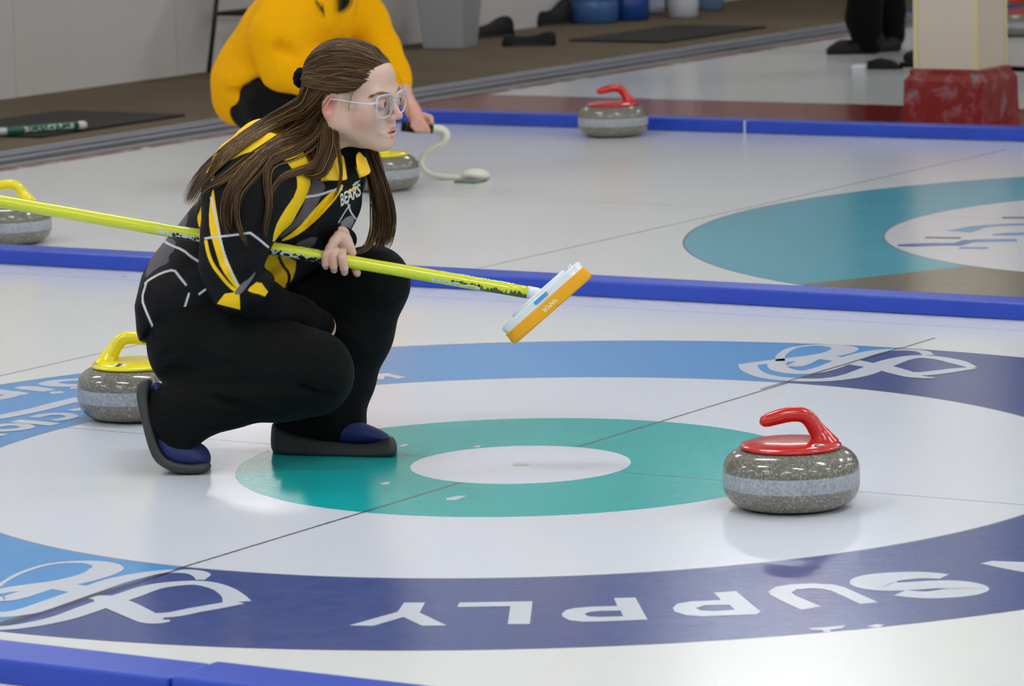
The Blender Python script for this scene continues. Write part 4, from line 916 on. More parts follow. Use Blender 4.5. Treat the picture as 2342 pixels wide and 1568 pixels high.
fall([(712, 190, -.06), (704, 220, -.068), (690, 245, -.065), (650, 264, -.06), (588, 298, -.06), (525, 344, -.06), (466, 400, -.06), (424, 470, -.06)], 520, [10, 18, 22, 17, 14, 14, 15, 13], .012, LT)
fall([(735, 235, -.05), (700, 275, -.06), (640, 315, -.08), (570, 360, -.1), (510, 405, -.1), (455, 440, -.1), (440, 500, -.08)], 14, [16, 16, 14, 14, 14, 12, 9], .01, LT)
fall([(745, 245, -.08), (705, 300, -.10), (655, 318, -.12), (602, 350, -.2), (554, 398, -.25), (522, 450, -.3), (516, 500, -.3), (524, 540, -.3)], 150, [14, 18, 13, 12, 13, 13, 12, 9], .006, None)
fall([(620, 345, -.2), (585, 390, -.25), (545, 440, -.3), (540, 490, -.3), (552, 535, -.3), (566, 566, -.3)], 40, [12, 14, 12, 8, 6, 4], .004, None)
fall([(746, 232, -.075), (750, 262, -.09), (728, 310, -.12), (680, 345, -.16), (620, 372, -.24), (610, 415, -.28), (616, 470, -.29), (606, 520, -.29), (610, 548, -.29)], 60, [8, 12, 14, 16, 12, 8, 6, 5, 3], .004, None)
fall([(748, 228, -.07), (754, 262, -.085), (747, 310, -.13), (742, 345, -.16), (722, 378, -.18), (682, 392, -.18), (645, 404, -.22), (620, 440, -.26), (608, 500, -.28)], 110, [8, 10, 16, 14, 10, 8, 6, 4, 3], .004, None)
fall([(752, 228, -.07), (760, 268, -.085), (762, 320, -.135), (752, 360, -.17), (735, 395, -.19), (712, 402, -.19), (690, 396, -.19)], 110, [6, 8, 12, 14, 10, 7, 5], .004, None)
fall([(756, 235, -.07), (764, 285, -.09), (771, 330, -.15), (778, 370, -.17), (779, 410, -.18), (768, 445, -.18), (745, 470, -.17)], 16, [3, 4, 5, 4, 3, 3, 3], .003, None)
fall([(740, 270, -.06), (735, 310, -.10), (725, 350, -.14), (712, 372, -.16)], 200, [20, 24, 20, 10], .01, [.35, .3, .15, .05, .02, .13])
fall([(838, 335, .01), (848, 370, .0), (862, 415, -.02), (874, 460, -.03), (880, 505, -.03), (874, 545, -.03), (864, 572, -.03)], 300, [12, 16, 20, 22, 22, 22, 18], .012, None, drape_on=False)
fall([(856, 340, .0), (872, 400, .0), (888, 460, -.02), (893, 510, -.03), (884, 565, -.03)], 110, [8, 8, 8, 9, 9], .01, LT, drape_on=False)
fall([(852, 360, .0), (856, 440, .0), (858, 500, -.02), (856, 530, -.03), (846, 558, -.05), (828, 574, -.08), (806, 578, -.09)], 60, [6, 8, 10, 10, 9, 6, 4], .008, LT, drape_on=False)
fall([(908, 160, -.10), (932, 235, -.12), (934, 270, -.12), (926, 300, -.12)], 3, [3, 4, 5, 3], .003, [0, 0, 0, .4, .6, 0], (.0002, .0003), False)
fall([(752, 214, -.105), (735, 236, -.10), (712, 262, -.09), (680, 288, -.07), (640, 312, -.06)], 260, [18, 24, 24, 22, 18], .008)
for i in range(260):
    p = np.array([RNG.uniform(-.03, .0), .074, RNG.uniform(.015, .026)]); strands.append((on_skull(p, np.array([-.092, RNG.uniform(.0, .05), RNG.uniform(-.055, -.0)]), RNG.uniform(.005, .009), 18, .003), hcol([.35, .3, .15, .05, .02, .13]), RNG.uniform(.0007, .0013)))
fall([(812, 190, -.14), (800, 225, -.145), (794, 260, -.14)], 7, [8, 8, 8], .002, [0, 0, .3, .4, .3, 0], (.0003, .0004), False)
hv, hq, hc = hair_tubes(strands)
# a dense under-layer of hair over the skull
CPS = SDF(); CPS.ell(Hd(-.012, 0, .022), (.101, .079, .086), HR3, k=.01); CPS.cap(Hd(-.07, .02, -.03), PT(722, 270, -.03), .045, .03, k=.04)
n_ = hf-1.05*hu; CPS.plane(n_, float(n_ @ HC)-.012); n_ = hf-2.2*hu; CPS.plane(n_, float(n_ @ HC)-.026)
cv, cq = CPS.build(.0035, 2); cv = to_world(cv)
V = np.vstack([hv, cv]); Q = np.vstack([hq, cq+len(hv)]); Cc = np.vstack([hc, np.tile(np.array(lin((54, 37, 22))), (len(cv), 1))])
def hair_mat():
    t = NT('hair'); a = t.n('ShaderNodeAttribute', attribute_name='Col'); t.b(Base_Color=a.outputs['Color'], Roughness=.45, Specular_IOR_Level=.28); return t.m
me = quadmesh(V, Q); setcol(me, Cc); hair = link('hair', me, hair_mat(), person); hair['label'] = 'long brown hair, half tied back'
tie = SDF(); R_ = RNG
for i in range(9): a = i*.7; tie.ell(Hd(*(TIE+np.array([-.010, .014*math.cos(a), .014*math.sin(a)]))), (.012, .009, .009), HR3, k=.003)
tv, tq = tie.build(.002, 1); link('hair_tie', quadmesh(to_world(tv), tq), M_BLK2, person)['label'] = 'black gathered hair tie'
# ================================================================== THE BROOM
def shaft_pt(px): return cs(px, 460+.1726*px, ZR+SHW(px)-.142*(1050-(460+.1726*px))/1050)
broom = empty('curling_broom', tuple(to_world(shaft_pt(1200)))); tag(broom, 'lime green curling broom with white and orange head held across the body', 'broom')
PA, PB = to_world(shaft_pt(-95)), to_world(shaft_pt(1214)); SD = (PB-PA)/np.linalg.norm(PB-PA)
def lime():
    t = NT('lime_shaft'); p = t.obj(); b = t.mix(t.noise(3, 2, .5, p), lin((206, 214, 30)), lin((222, 228, 44))); t.b(Base_Color=b, Roughness=.2, Coat_Weight=.6, Coat_Roughness=.08); return t.m
M_LIME = lime(); M_LGREEN = simple('lime_shadow_print', (150, 190, 36), .25, coat=.5)
def glue(o, par): o.parent = par; o.matrix_parent_inverse = Matrix.Translation(-par.location); return o
SR_ = .0138
V, F = tube([PA+(PB-PA)*t for t in np.linspace(0, 1, 24)], [SR_]*20+[SR_*.99, SR_*.98, SR_*.97, SR_*.96], 28)
glue(link('shaft', mesh(V, F, True), M_LIME), broom)
cup = np.array([0, 0, 1.0])-SD*SD[2]; cup /= np.linalg.norm(cup); cfw = np.cross(SD, cup)
tocam = (CO-PA); tocam -= SD*(tocam @ SD); tocam /= np.linalg.norm(tocam); csd = np.cross(tocam, SD)  # csd: up-ish around the shaft
if csd[2] < 0: csd = -csd
def wrap(x_m, ang, r): return PA+SD*x_m+r*(math.cos(ang)*tocam+math.sin(ang)*csd)
PXM = np.linalg.norm(PB-PA)/1309.0
def shaft_text(s, px0, px1, a0, a1, mat, bold=.03, name='printed_word'):     # printed so that it reads upside down, top towards a0 -> a1
    TV, TF = text2d(s, 1.0, bold); w_, h_ = np.ptp(TV[:, 0]), np.ptp(TV[:, 1]); VV = []
    TVm = TV.copy()
    for x, y, _ in TVm:
        u = (x-TV[:, 0].min())/w_; v = (y-TV[:, 1].min())/h_
        VV.append(wrap(((px1+95)-(px1-px0)*u)*PXM, a0+(a1-a0)*v, SR_+.0006))
    o = link(name, mesh(VV, TF), mat); glue(o, broom); return o
M_PW = simple('print_pale', (214, 224, 220), .35); M_PK = simple('print_black', (26, 30, 30), .35)
def shaft_patch(px0, px1, a0, a1, mat, name, jag=0, n=40, r=.0003):
    V, F = [], []
    for i in range(n+1):
        x = px0+(px1-px0)*i/n; j = RNG.uniform(-jag, jag)
        for k in range(7): V.append(wrap((x+95)*PXM, a0+(a1+j-a0)*k/6, SR_+r))
    F = [(i*7+k, (i+1)*7+k, (i+1)*7+k+1, i*7+k+1) for i in range(n) for k in range(6)]; o = link(name, mesh(V, F, True), mat); glue(o, broom)
D2 = math.radians
shaft_text('Fiberlite', 358, 468, D2(-8), D2(-62), M_PW, .05); shaft_patch(392, 470, D2(-70), D2(-16), M_PK, 'printed_shadow', .25)
shaft_text('VAPOR', 612, 736, D2(-8), D2(-66), M_PW, .05); shaft_patch(612, 742, D2(-75), D2(-14), M_PK, 'printed_shadow', .25)
shaft_text('Olson', 985, 1098, D2(-16), D2(-66), M_PW, .04); shaft_patch(1098, 1205, D2(-70), D2(-22), simple('print_camo', (70, 84, 60), .4), 'printed_camouflage', .45)
shaft_patch(1030, 1098, D2(-26), D2(-8), M_PK, 'printed_shadow', .2)
for a, b in ((350, 470), (612, 736), (1000, 1180)): shaft_text('VAPOR VAPOR', a, b, D2(88), D2(58), M_PW, .02)
# head
HDc = shaft_pt(1240); hz_ = HDc[2]
ha = np.array([182, 160, 0.0]); ha /= np.linalg.norm(ha); ha = ha+np.array([0, 0, .03]); ha /= np.linalg.norm(ha)       # long axis (cam frame, up positive)
hn = np.array([.655, -.755, .0]); hn = hn-ha*(hn @ ha); hn /= np.linalg.norm(hn); hb = np.cross(ha, hn)
def HX(a, n_, b): return to_world(np.array(cs(1243, 684, hz_))+a*ha+n_*hn+b*hb)
def loft_pad(n0, n1, half, wid, ends, mat, name, parent, taper=1.0, rnd=.008):
    bm = bmesh.new(); N = 40; rings = []
    for nn, sc in ((n0, taper), (n0+rnd*.3*np.sign(n1-n0), taper*.5+.5*1.0 if taper != 1 else .985), (n1-rnd*np.sign(n1-n0), 1.0), (n1-rnd*.3*np.sign(n1-n0), .985), (n1, .94)):
        r = []
        for i in range(N):
            t = 2*math.pi*i/N; c, s_ = math.cos(t), math.sin(t); e = ends; a = half*sc*np.sign(c)*abs(c)**(2/e); b = wid*sc*np.sign(s_)*abs(s_)**(2/e); r.append(bm.verts.new(HX(a, nn, b)))
        rings.append(r)
    for r0, r1 in zip(rings[:-1], rings[1:]):
        for i in range(N): bm.faces.new((r0[i], r0[(i+1) % N], r1[(i+1) % N], r1[i]))
    bm.faces.new(rings[0][::-1]); bm.faces.new(rings[-1]); bmesh.ops.recalc_face_normals(bm, faces=bm.faces); me = bpy.data.meshes.new('m'); bm.to_mesh(me); bm.free(); me.shade_smooth()
    o = link(name, me, mat); glue(o, parent); return o
M_HW = simple('broom_head_white', (226, 232, 238), .3, coat=.3); M_PAD = simple('orange_pad_fabric', (240, 168, 10), .7, 0, .06, 30, bump=.3, bscale=200, bdist=.001)
loft_pad(.006, -.013, .110, .034, 3.2, M_HW, 'head_plate', broom, 1.0, .006); loft_pad(.004, -.020, .075, .022, 2.4, M_HW, 'head_spine', broom, 1.0, .012)
pad = loft_pad(.004, .033, .112, .034, 3.4, M_PAD, 'pad', broom, 1.0, .012); pad['label'] = 'orange sweeping pad'
sp_ = to_world(shaft_pt(1206)); V, F = tube([sp_, sp_+SD*.02, sp_+SD*.036], [.0142, .0138, .011], 20); glue(link('head_socket', mesh(V, F, True), M_HW), broom)
def head_quad(a0, a1, n0, n1, b, mat, name): glue(link(name, mesh([HX(a0, n0, b), HX(a1, n0, b), HX(a1, n1, b), HX(a0, n1, b)], [(0, 1, 2, 3)]), mat), broom)
bs = 1 if (to_cam(HX(0, 0, .04))[2] < to_cam(HX(0, 0, -.04))[2]) else -1
head_quad(-.022, .014, -.001, -.009, bs*.0352, simple('label_blue', (60, 150, 215), .4), 'head_badge'); head_quad(.008, .014, -.002, -.008, bs*.0356, simple('label_olive', (150, 160, 120), .4), 'head_badge')
TV, TF = text2d('VAPOR', 1.0, .05); w_, h_ = np.ptp(TV[:, 0]), np.ptp(TV[:, 1]); x0, y0 = TV[:, 0].min(), TV[:, 1].min()
glue(link('pad_lettering', mesh([HX(.020-.040*(x-x0)/w_, .014+.010*(y-y0)/h_, bs*.0346) for x, y, _ in TV], TF), simple('pad_print', (250, 226, 170), .6)), broom)
TV, TF = text2d('pad', 1.0, .05); w_, h_ = np.ptp(TV[:, 0]), np.ptp(TV[:, 1]); x0, y0 = TV[:, 0].min(), TV[:, 1].min()
for a, b in ((-.094, .006), (-.085, .006), (.088, -.012), (.082, -.013)):
    V, F = tube([HX(a, -.006-abs(b)*.3, bs*.012), HX(a+.003, -.019, bs*.012)], [.003, .0022], 8); glue(link('head_clip', mesh(V, F, True), M_HW), broom)
# ================================================================== THE PERSON IN THE YELLOW SWEATER
ZB = 14.55
def PB_(px, py, w=0.0): return cs(px, py, ZB+w-.142*(458-py)/654)
def chB(S, pts, k=.03): S.chain([(PB_(a, b, c), r) for a, b, c, r in pts], k)
b2 = SDF()
chB(b2, [(748, -60, .0, .06), (735, 0, .0, .10), (640, 110, .0, .10), (575, 215, .0, .10)], .05)
chB(b2, [(760, -100, .0, .052), (772, -120, -.02, .05)], .03)
b2.ell(PB_(785, -150, -.02), (.088, .105, .085), k=.02); b2.ell(PB_(812, -120, -.03), (.055, .07, .055), k=.03); b2.ell(PB_(842, -128, -.05), (.016, .016, .014), k=.012)
chB(b2, [(830, 20, .08, .05), (885, 130, .02, .04), (915, 195, -.02, .032), (942, 250, -.05, .024), (956, 272, -.06, .024)], .02)
chB(b2, [(680, 40, -.12, .05), (650, 160, -.17, .04), (790, 165, -.1, .03), (860, 280, -.1, .026)], .02)
b2.ell(PB_(962, 278, -.06), (.034, .022, .026), k=.012)
for pts in ([(968, 262, -.07), (985, 268, -.085), (988, 281, -.09)], [(955, 285, -.085), (966, 297, -.095), (976, 300, -.09)], [(966, 280, -.09), (976, 291, -.098), (981, 301, -.09)], [(944, 286, -.08), (952, 296, -.09), (962, 301, -.085)]):
    P = [PB_(*p) for p in pts]; b2.cap(P[0], P[1], .0105, .0095, k=.004); b2.cap(P[1], P[2], .0095, .008, k=.003)
b2.cap(PB_(958, 265, -.03), PB_(978, 276, -.03), .010, .009, k=.006)
chB(b2, [(600, 250, .0, .08), (660, 250, -.12, .06), (610, 400, -.1, .045), (640, 448, -.12, .03)], .02); chB(b2, [(600, 250, .1, .08), (760, 250, .12, .06), (700, 400, .1, .045), (720, 448, .08, .03)], .02)
bv, bq = b2.build(.006, 2); me = quadmesh(to_world(bv), bq); C = np.tile(np.array(lin((208, 158, 140))), (len(bv), 1)); setcol(me, C)
person2 = link('person', me, M_SKIN); tag(person2, 'person crouching behind in a bright yellow sweater, gripping the white delivery aid', 'person', 'people on the ice')
sw = SDF()
chB(sw, [(750, -30, .0, .10), (715, 20, .0, .15), (655, 90, .0, .155), (590, 160, .02, .13), (560, 200, .02, .11), (545, 235, .02, .075)], .06)
for s_ in (-1, 1): chB(sw, [(710, 20, s_*.09, .12), (640, 90, s_*.08, .125), (575, 185, s_*.07, .10)], .05)
chB(sw, [(655, 10, -.16, .09), (640, 80, -.20, .10), (650, 150, -.21, .082), (720, 175, -.2, .07), (800, 165, -.16, .055)], .05)
chB(sw, [(800, -20, .09, .08), (842, 50, .06, .068), (876, 110, .03, .056), (903, 165, .0, .047), (916, 190, -.015, .040)], .04)
for a, b, r in (((505, 150, -.14), (600, 140, -.20), .012), ((500, 130, -.12), (570, 118, -.2), .010), ((520, 215, -.12), (570, 195, -.14), .010), ((640, 110, -.30), (700, 140, -.29), .012), ((720, 60, -.14), (730, 160, -.1), .014), ((560, 215, -.16), (610, 165, -.22), .01)):
    sw.cap(PB_(*a), PB_(*b), r*1.5, r*.8, k=.03, sub=True)
def knit(name, c):
    t = NT(name); p = t.obj(); t.b(Base_Color=t.mix(t.noise(120, 2, .5, p), lin(tuple(v*.93 for v in c)), lin(c)), Roughness=.9, Specular_IOR_Level=.1); t.bump(t.noise(6, 3, .5, p, .4), .5, .04); return t.m
V, Q = sw.build(.008, 3); o = link('sweater', quadmesh(to_world(V), Q), knit('yellow_knit', (242, 172, 2)), person2)
tb_ = SDF()
chB(tb_, [(588, 240, -.04, .10), (625, 232, -.14, .098), (668, 240, -.16, .085)], .04); chB(tb_, [(668, 246, -.16, .078), (640, 330, -.13, .068), (615, 405, -.1, .06), (618, 430, -.1, .058)], .03)
chB(tb_, [(600, 250, .1, .10), (760, 250, .12, .08)], .04); chB(tb_, [(760, 250, .12, .075), (715, 400, .1, .058), (718, 425, .09, .055)], .03)
tb_.ground(.02); V, Q = tb_.build(.009, 2); link('trousers', quadmesh(to_world(V), Q), M_BLK, person2)
for cx_, cw in ((640, -.11), (735, .09)):
    s_ = SDF(); c = PB_(cx_, 448, cw); s_.ell(c, (.14, .045, .05), k=.01); s_.cap(c+np.array([-.07, .02, 0]), c+np.array([-.07, .06, 0]), .05, .05, k=.02); s_.ground(.0); V, Q = s_.build(.006, 2); link('shoe', quadmesh(to_world(V), Q), M_SOLE, person2)
hs2 = []
_HT = HTREE; strands = []
def lock(P, n, sp, w=(.002, .0035)):
    for i in range(n):
        o = RNG.normal(0, .5); d_ = RNG.normal(0, .01); L = RNG.uniform(.8, 1); Pp = resample([(a+o*s_, b, c+d_) for (a, b, c), s_ in zip(P, sp)], 22)[:max(4, int(22*L))]
        strands.append((to_world(np.array([PB_(*p) for p in Pp])), np.array(lin((26, 18, 16)))*RNG.uniform(.7, 1.6), RNG.uniform(*w)))
lock([(742, -150, -.12), (730, -70, -.15), (722, -20, -.17), (733, 15, -.19), (742, 46, -.19)], 70, [24, 20, 16, 14, 3]); lock([(800, -60, -.12), (790, -20, -.16), (786, 10, -.17), (776, 34, -.17)], 46, [14, 12, 12, 6])
hv, hq, hc = hair_tubes(strands); hcap = SDF(); hcap.ell(PB_(775, -158, -.01), (.098, .11, .095), k=.01); nn = np.array([1.0, -.6, 0]); hcap.plane(nn, float(nn @ PB_(795, -150, 0))); cv, cq = hcap.build(.008, 2); cv = to_world(cv)
me = quadmesh(np.vstack([hv, cv]), np.vstack([hq, cq+len(hv)])); setcol(me, np.vstack([hc, np.tile(np.array(lin((28, 20, 18))), (len(cv), 1))])); link('hair', me, bpy.data.materials['hair'], person2)['label'] = 'long dark hair'
# white delivery aid
aid = empty('delivery_aid', tuple(G(1040, 414))); tag(aid, 'white curved delivery aid with black grip standing on the ice beside the yellow sweater', 'delivery aid')
M_AID = simple('aid_white_plastic', (222, 222, 206), .4); M_GRP = simple('grip_foam', (22, 22, 22), .8)
za = to_cam(G(1040, 410))[2]
def AP(L): return [to_world(cs(a, b, za+w)) for a, b, w in L]
P = resample(AP([(985, 293, -.01), (1008, 297, .0), (1020, 308, .0), (1012, 326, .0), (985, 342, .0), (966, 360, .0), (964, 378, .0), (978, 394, .0), (1005, 402, .0), (1045, 405, .0), (1080, 405, .0)]), 60)
V, F = tube(P, np.interp(np.linspace(0, 1, 60), [0, .12, .3, .5, .8, 1], [.017, .022, .017, .011, .013, .016]), 16, .8); glue(link('frame', mesh(V, F, True), M_AID), aid)
V, F = tube(AP([(918, 288, -.02), (950, 291, -.02), (990, 293, -.01)]), [.019, .020, .019], 16); glue(link('grip', mesh(V, F, True), M_GRP), aid)
s_ = SDF(); c = cs(1088, 402, za); s_.ell(c, (.052, .026, .07), k=.01); s_.ground(.004); V, Q = s_.build(.005, 2); glue(link('foot', quadmesh(to_world(V), Q), M_AID), aid)
gpt = G(1075, 417); glue(link('slider_pad', MB().box((gpt[0]-.05, gpt[1]-.03, 0), (gpt[0]+.04, gpt[1]+.05, .008), 0, .003).mesh(), simple('slider_green', (90, 110, 100), .5)), aid)
# ================================================================== FAR THINGS
# cream column with red base
colm = empty('column', (-2.535, 7.51, 0)); tag(colm, 'cream square column standing on a scuffed red base block behind the far divider', 'column')
def paintwear(name, c, w, sc=7):
    t = NT(name); p = t.obj(); n1 = t.noise(sc, 6, .7, p, .5); b = t.mix(t.math('MULTIPLY', t.math('SUBTRACT', n1, .50), 5.0, clamp=True), lin(c), lin(w)); b = t.mix(t.math('MULTIPLY', t.math('GREATER_THAN', t.noise(12, 3, .5, p), .66), .6), b, lin((96, 124, 136))); t.b(Base_Color=b, Roughness=.42); return t.m
M_CRM = simple('cream_paint', (198, 192, 172), .5, 0, .03, 2); M_CRM2 = simple('cream_trim', (206, 194, 150), .5)
child('shaft', MB().box((-.135, -.135, .19), (.135, .135, 4.3)).mesh(), M_CRM, colm)
tm = MB()
for sx in (-1, 1):
    for sy in (-1, 1): tm.box((min(sx*.120, sx*.139), min(sy*.120, sy*.139), .2), (max(sx*.120, sx*.139), max(sy*.120, sy*.139), 4.25))
child('corner_trim', tm.mesh(), M_CRM2, colm)
bb = bmesh.new(); rings = []
for z, r in ((0, .172), (.165, .168), (.19, .150), (.205, .150), (.212, .140)): rings.append([bb.verts.new((sx*r, sy*r, z)) for sx, sy in ((-1, -1), (1, -1), (1, 1), (-1, 1))])
for r0, r1 in zip(rings[:-1], rings[1:]):
    for i in range(4): bb.faces.new((r0[i], r0[(i+1) % 4], r1[(i+1) % 4], r1[i]))
bb.faces.new(rings[-1]); me = bpy.data.meshes.new('m'); bb.to_mesh(me); bb.free(); child('base_block', me, paintwear('worn_red_paint', (124, 18, 16), (158, 104, 112), 12), colm)['label'] = 'scuffed dark red base block'
# two people standing beyond the column
def legs(label, cx_, cy_, parts, boots, bodyc, g='people on the ice', pale=None):
    z0 = to_cam(G(cx_, cy_))[2]; pm = FPX/z0
    def Q_(px, py, w=0): return cs(px, py, z0+w-.142*(cy_-py)/pm)
    B_ = SDF(); hx = cx_
    for a, b in parts: B_.chain([(Q_(*p[:3]), p[3]*.7) for p in a], .03)
    top = parts[0][0][0]; hip = Q_((parts[0][0][0][0]+parts[-1][0][0][0])/2, cy_-.92*pm)
    up = to_cam(CO+np.array([0, 0, 1.0]))
    B_.cap(hip, hip+up*.30, .13, .14, k=.05); B_.cap(hip+up*.3, hip+up*.48, .15, .13, k=.05); B_.cap(hip+up*.5, hip+up*.66, .055, .05, k=.03); B_.ell(hip+up*.72, (.078, .11, .09), k=.02)
    for s_ in (-1, 1): B_.cap(hip+up*.48+np.array([s_*.17, 0, 0]), hip+up*.2+np.array([s_*.24, 0, -.05]), .05, .04, k=.03); B_.cap(hip+up*.2+np.array([s_*.24, 0, -.05]), hip+up*.02+np.array([s_*.15, 0, -.18]), .038, .03, k=.01); B_.ell(hip+up*.0+np.array([s_*.13, 0, -.2]), (.04, .03, .04), k=.01)
    for a, b in parts:
        B_.cap(Q_(*a[0][:3]), hip, .06, .09, k=.05)
    v, q = B_.build(.014, 2); me = quadmesh(to_world(v), q); setcol(me, np.tile(np.array(lin((200, 150, 130))), (len(v), 1))); P_ = link('person', me, M_SKIN); tag(P_, label, 'person', g)
    T_ = SDF()
    for a, b in parts: T_.chain([(Q_(*p[:3]), p[3]) for p in a], .03); T_.cap(Q_(*a[0][:3]), hip, a[0][3], .12, k=.05)
    v, q = T_.build(.012, 2); link('trousers', quadmesh(to_world(v), q), M_BLK2, P_)
    J_ = SDF(); J_.cap(hip+up*.05, hip+up*.3, .15, .165, k=.05); J_.cap(hip+up*.3, hip+up*.5, .175, .14, k=.05)
    for s_ in (-1, 1): J_.cap(hip+up*.5+np.array([s_*.15, 0, 0]), hip+up*.2+np.array([s_*.24, 0, -.05]), .07, .055, k=.04); J_.cap(hip+up*.2+np.array([s_*.24, 0, -.05]), hip+up*.02+np.array([s_*.16, 0, -.17]), .055, .045, k=.02)
    v, q = J_.build(.014, 2); link('jacket', quadmesh(to_world(v), q), bodyc, P_)
    for L in boots:
        s_ = SDF(); s_.chain([(Q_(*p[:3]), p[3]) for p in L], .03); s_.ground(0); v, q = s_.build(.008, 2); link('boot', quadmesh(to_world(v), q), M_BOOT, P_)
    return P_
M_BOOT = simple('boot_leather', (17, 16, 17), .6, 0, .3, 30, spec=.3)
legs('person in black trousers and dark boots standing left of the column', 1975, 122,
     [([(1985, -60, .0, .095), (1975, 40, .0, .085), (1985, 95, .0, .075)], 0), ([(2020, -60, .16, .095), (2030, 20, .16, .085), (2035, 80, .16, .075)], 0)],
     [[(1990, 92, .0, .07), (1975, 108, .0, .05), (1925, 114, -.02, .042), (1902, 118, -.03, .028)], [(2035, 85, .16, .07), (2035, 108, .12, .05), (2000, 112, .08, .045), (1965, 116, .06, .03)]], M_BLK2)
legs('person in black trousers mostly hidden behind the cream column', 2130, 165,
     [([(2140, -60, .0, .075), (2135, 60, .0, .06), (2139, 140, .0, .055)], 0), ([(2190, -60, .12, .08), (2190, 60, .12, .07), (2190, 120, .12, .06)], 0)],
     [[(2140, 130, .0, .055), (2132, 148, .0, .04), (2150, 152, -.02, .03)], [(2180, 120, .12, .05), (2110, 126, .3, .035), (2078, 132, .34, .028)]], M_BLK2)
# broom lying on the ice beside them
lb = empty('curling_broom', tuple(G(2015, 160))); tag(lb, 'blurred black broom head with a white end lying on the ice left of the column', 'broom')
a, b = G(1985, 158), G(2056, 158); d_ = (b-a)/np.linalg.norm(b-a); n_ = np.array([-d_[1], d_[0], 0])
s_ = MB(); 
for (t0, t1, h0, h1) in ((0, .15, .02, .05),): 
    V = []
    for t in (0, .05, .11, .155):
        c = a+d_*t; hh = [.036, .050, .036, .006][[0, .05, .11, .155].index(t)]
        V += [c+n_*.05+[0, 0, .001], c-n_*.02+[0, 0, .001], c-n_*.02+[0, 0, hh], c+n_*.05+[0, 0, hh]]
    F = [(i*4+j, i*4+(j+1) % 4, (i+1)*4+(j+1) % 4, (i+1)*4+j) for i in range(3) for j in range(4)]+[(3, 2, 1, 0), (12, 13, 14, 15)]
    s_.add(V, F)
glue(link('head', s_.mesh(), M_BOOT), lb)
c = a-d_*.03; glue(link('pad_end', MB().box((c[0]-.035, c[1]-.035, 0), (c[0]+.035, c[1]+.035, .022), 0, .006).mesh(), M_HW), lb)
V, F = tube([b+[0, .02, .02], b+np.array([.8, -.12, .02])], [.0125, .0125], 12); glue(link('shaft', mesh(V, F, True), M_BLK2), lb)
# mats on the walkway
M_MAT = simple('black_mat', (40, 38, 34), .95, 0, .2, 60, bump=.4, bscale=150, bdist=.003)
tag(link('floor_mat', MB().box((-6.33, 5.64, .011), (-5.68, 6.62, .024), 0, .004).mesh(), M_MAT), 'black rubber mat on the carpet at the left, under the green broom handle', 'mat', 'floor mats')
tag(link('floor_mat', MB().box((-6.28, 10.76, .011), (-5.72, 11.85, .024), 0, .004).mesh(), M_MAT), 'black rubber mat on the carpet beyond the dark shoes', 'mat', 'floor mats')
gb = empty('broom_handle', tuple(G(187, 287, .04))); tag(gb, 'green and white broom handle with white end cap lying on the black mat', 'broom')
e1 = G(186, 286, .042); e0 = G(-330, 326, .042); dd = (e0-e1)/np.linalg.norm(e0-e1)
V, F = tube([e1, e1+dd*.335], [.0155]*2, 18); glue(link('green_sleeve', mesh(V, F, True), simple('green_handle', (18, 92, 60), .35)), gb)
V, F = tube([e1+dd*.335, e1+dd*1.1], [.0145]*2, 18); glue(link('white_shaft', mesh(V, F, True), M_HW), gb)
V, F = tube([e1-dd*.02, e1-dd*.012, e1+dd*.012, e1+dd*.016], [.012, .0165, .0165, .0155], 18); glue(link('end_cap', mesh(V, F, True), simple('cap_white', (214, 214, 200), .5)), gb)
TV, TF = text2d('BALANCE PLUS', 1.0, .03); w_, h_ = np.ptp(TV[:, 0]), np.ptp(TV[:, 1]); x0, y0 = TV[:, 0].min(), TV[:, 1].min(); tc = CO-e1; tc -= dd*(tc @ dd); tc /= np.linalg.norm(tc); up_ = np.cross(tc, dd); up_ = up_ if up_[2] > 0 else -up_; VV = []
for x, y, _ in TV:
    an = (-.75+1.5*(y-y0)/h_); VV.append(e1+dd*(.26-.22*(x-x0)/w_)+.0162*(math.cos(an)*tc+math.sin(an)*up_))
glue(link('printed_word', mesh(VV, TF), M_PW), gb)
# stool with thin dark legs by the wall
st_ = empty('stool', (-6.8, 8.9, 0)); tag(st_, 'thin dark metal stool frame standing against the wall behind the yellow sweater', 'stool')
M_IRON = simple('dark_iron', (40, 40, 32), .5, .3)
q0 = np.array([-6.98, 8.60, .012]); LEGS = [(q0, q0+[.06, .08, .66]), (q0+[.0, .42, 0], q0+[.06, .34, .66]), (q0+[.42, .0, 0], q0+[.36, .08, .66]), (q0+[.42, .42, 0], q0+[.36, .34, .66])]
for a, b in LEGS: V, F = tube([a, a*.6+b*.4, b], [.012, .012, .012], 10); glue(link('leg', mesh(V, F, True), M_IRON), st_)
rg = MB()
for (i, j) in ((0, 1), (1, 3), (3, 2), (2, 0)):
    f_ = .42; a = LEGS[i][0]*(1-f_)+LEGS[i][1]*f_; b = LEGS[j][0]*(1-f_)+LEGS[j][1]*f_; rg.tube([a, b], [.009, .009], 8)
glue(link('foot_rail', rg.mesh(True), M_IRON), st_)
glue(link('seat', MB().box((q0[0]+.02, q0[1]+.02, .67), (q0[0]+.40, q0[1]+.40, .72), 0, .015).mesh(), simple('stool_seat', (50, 46, 40), .6)), st_)
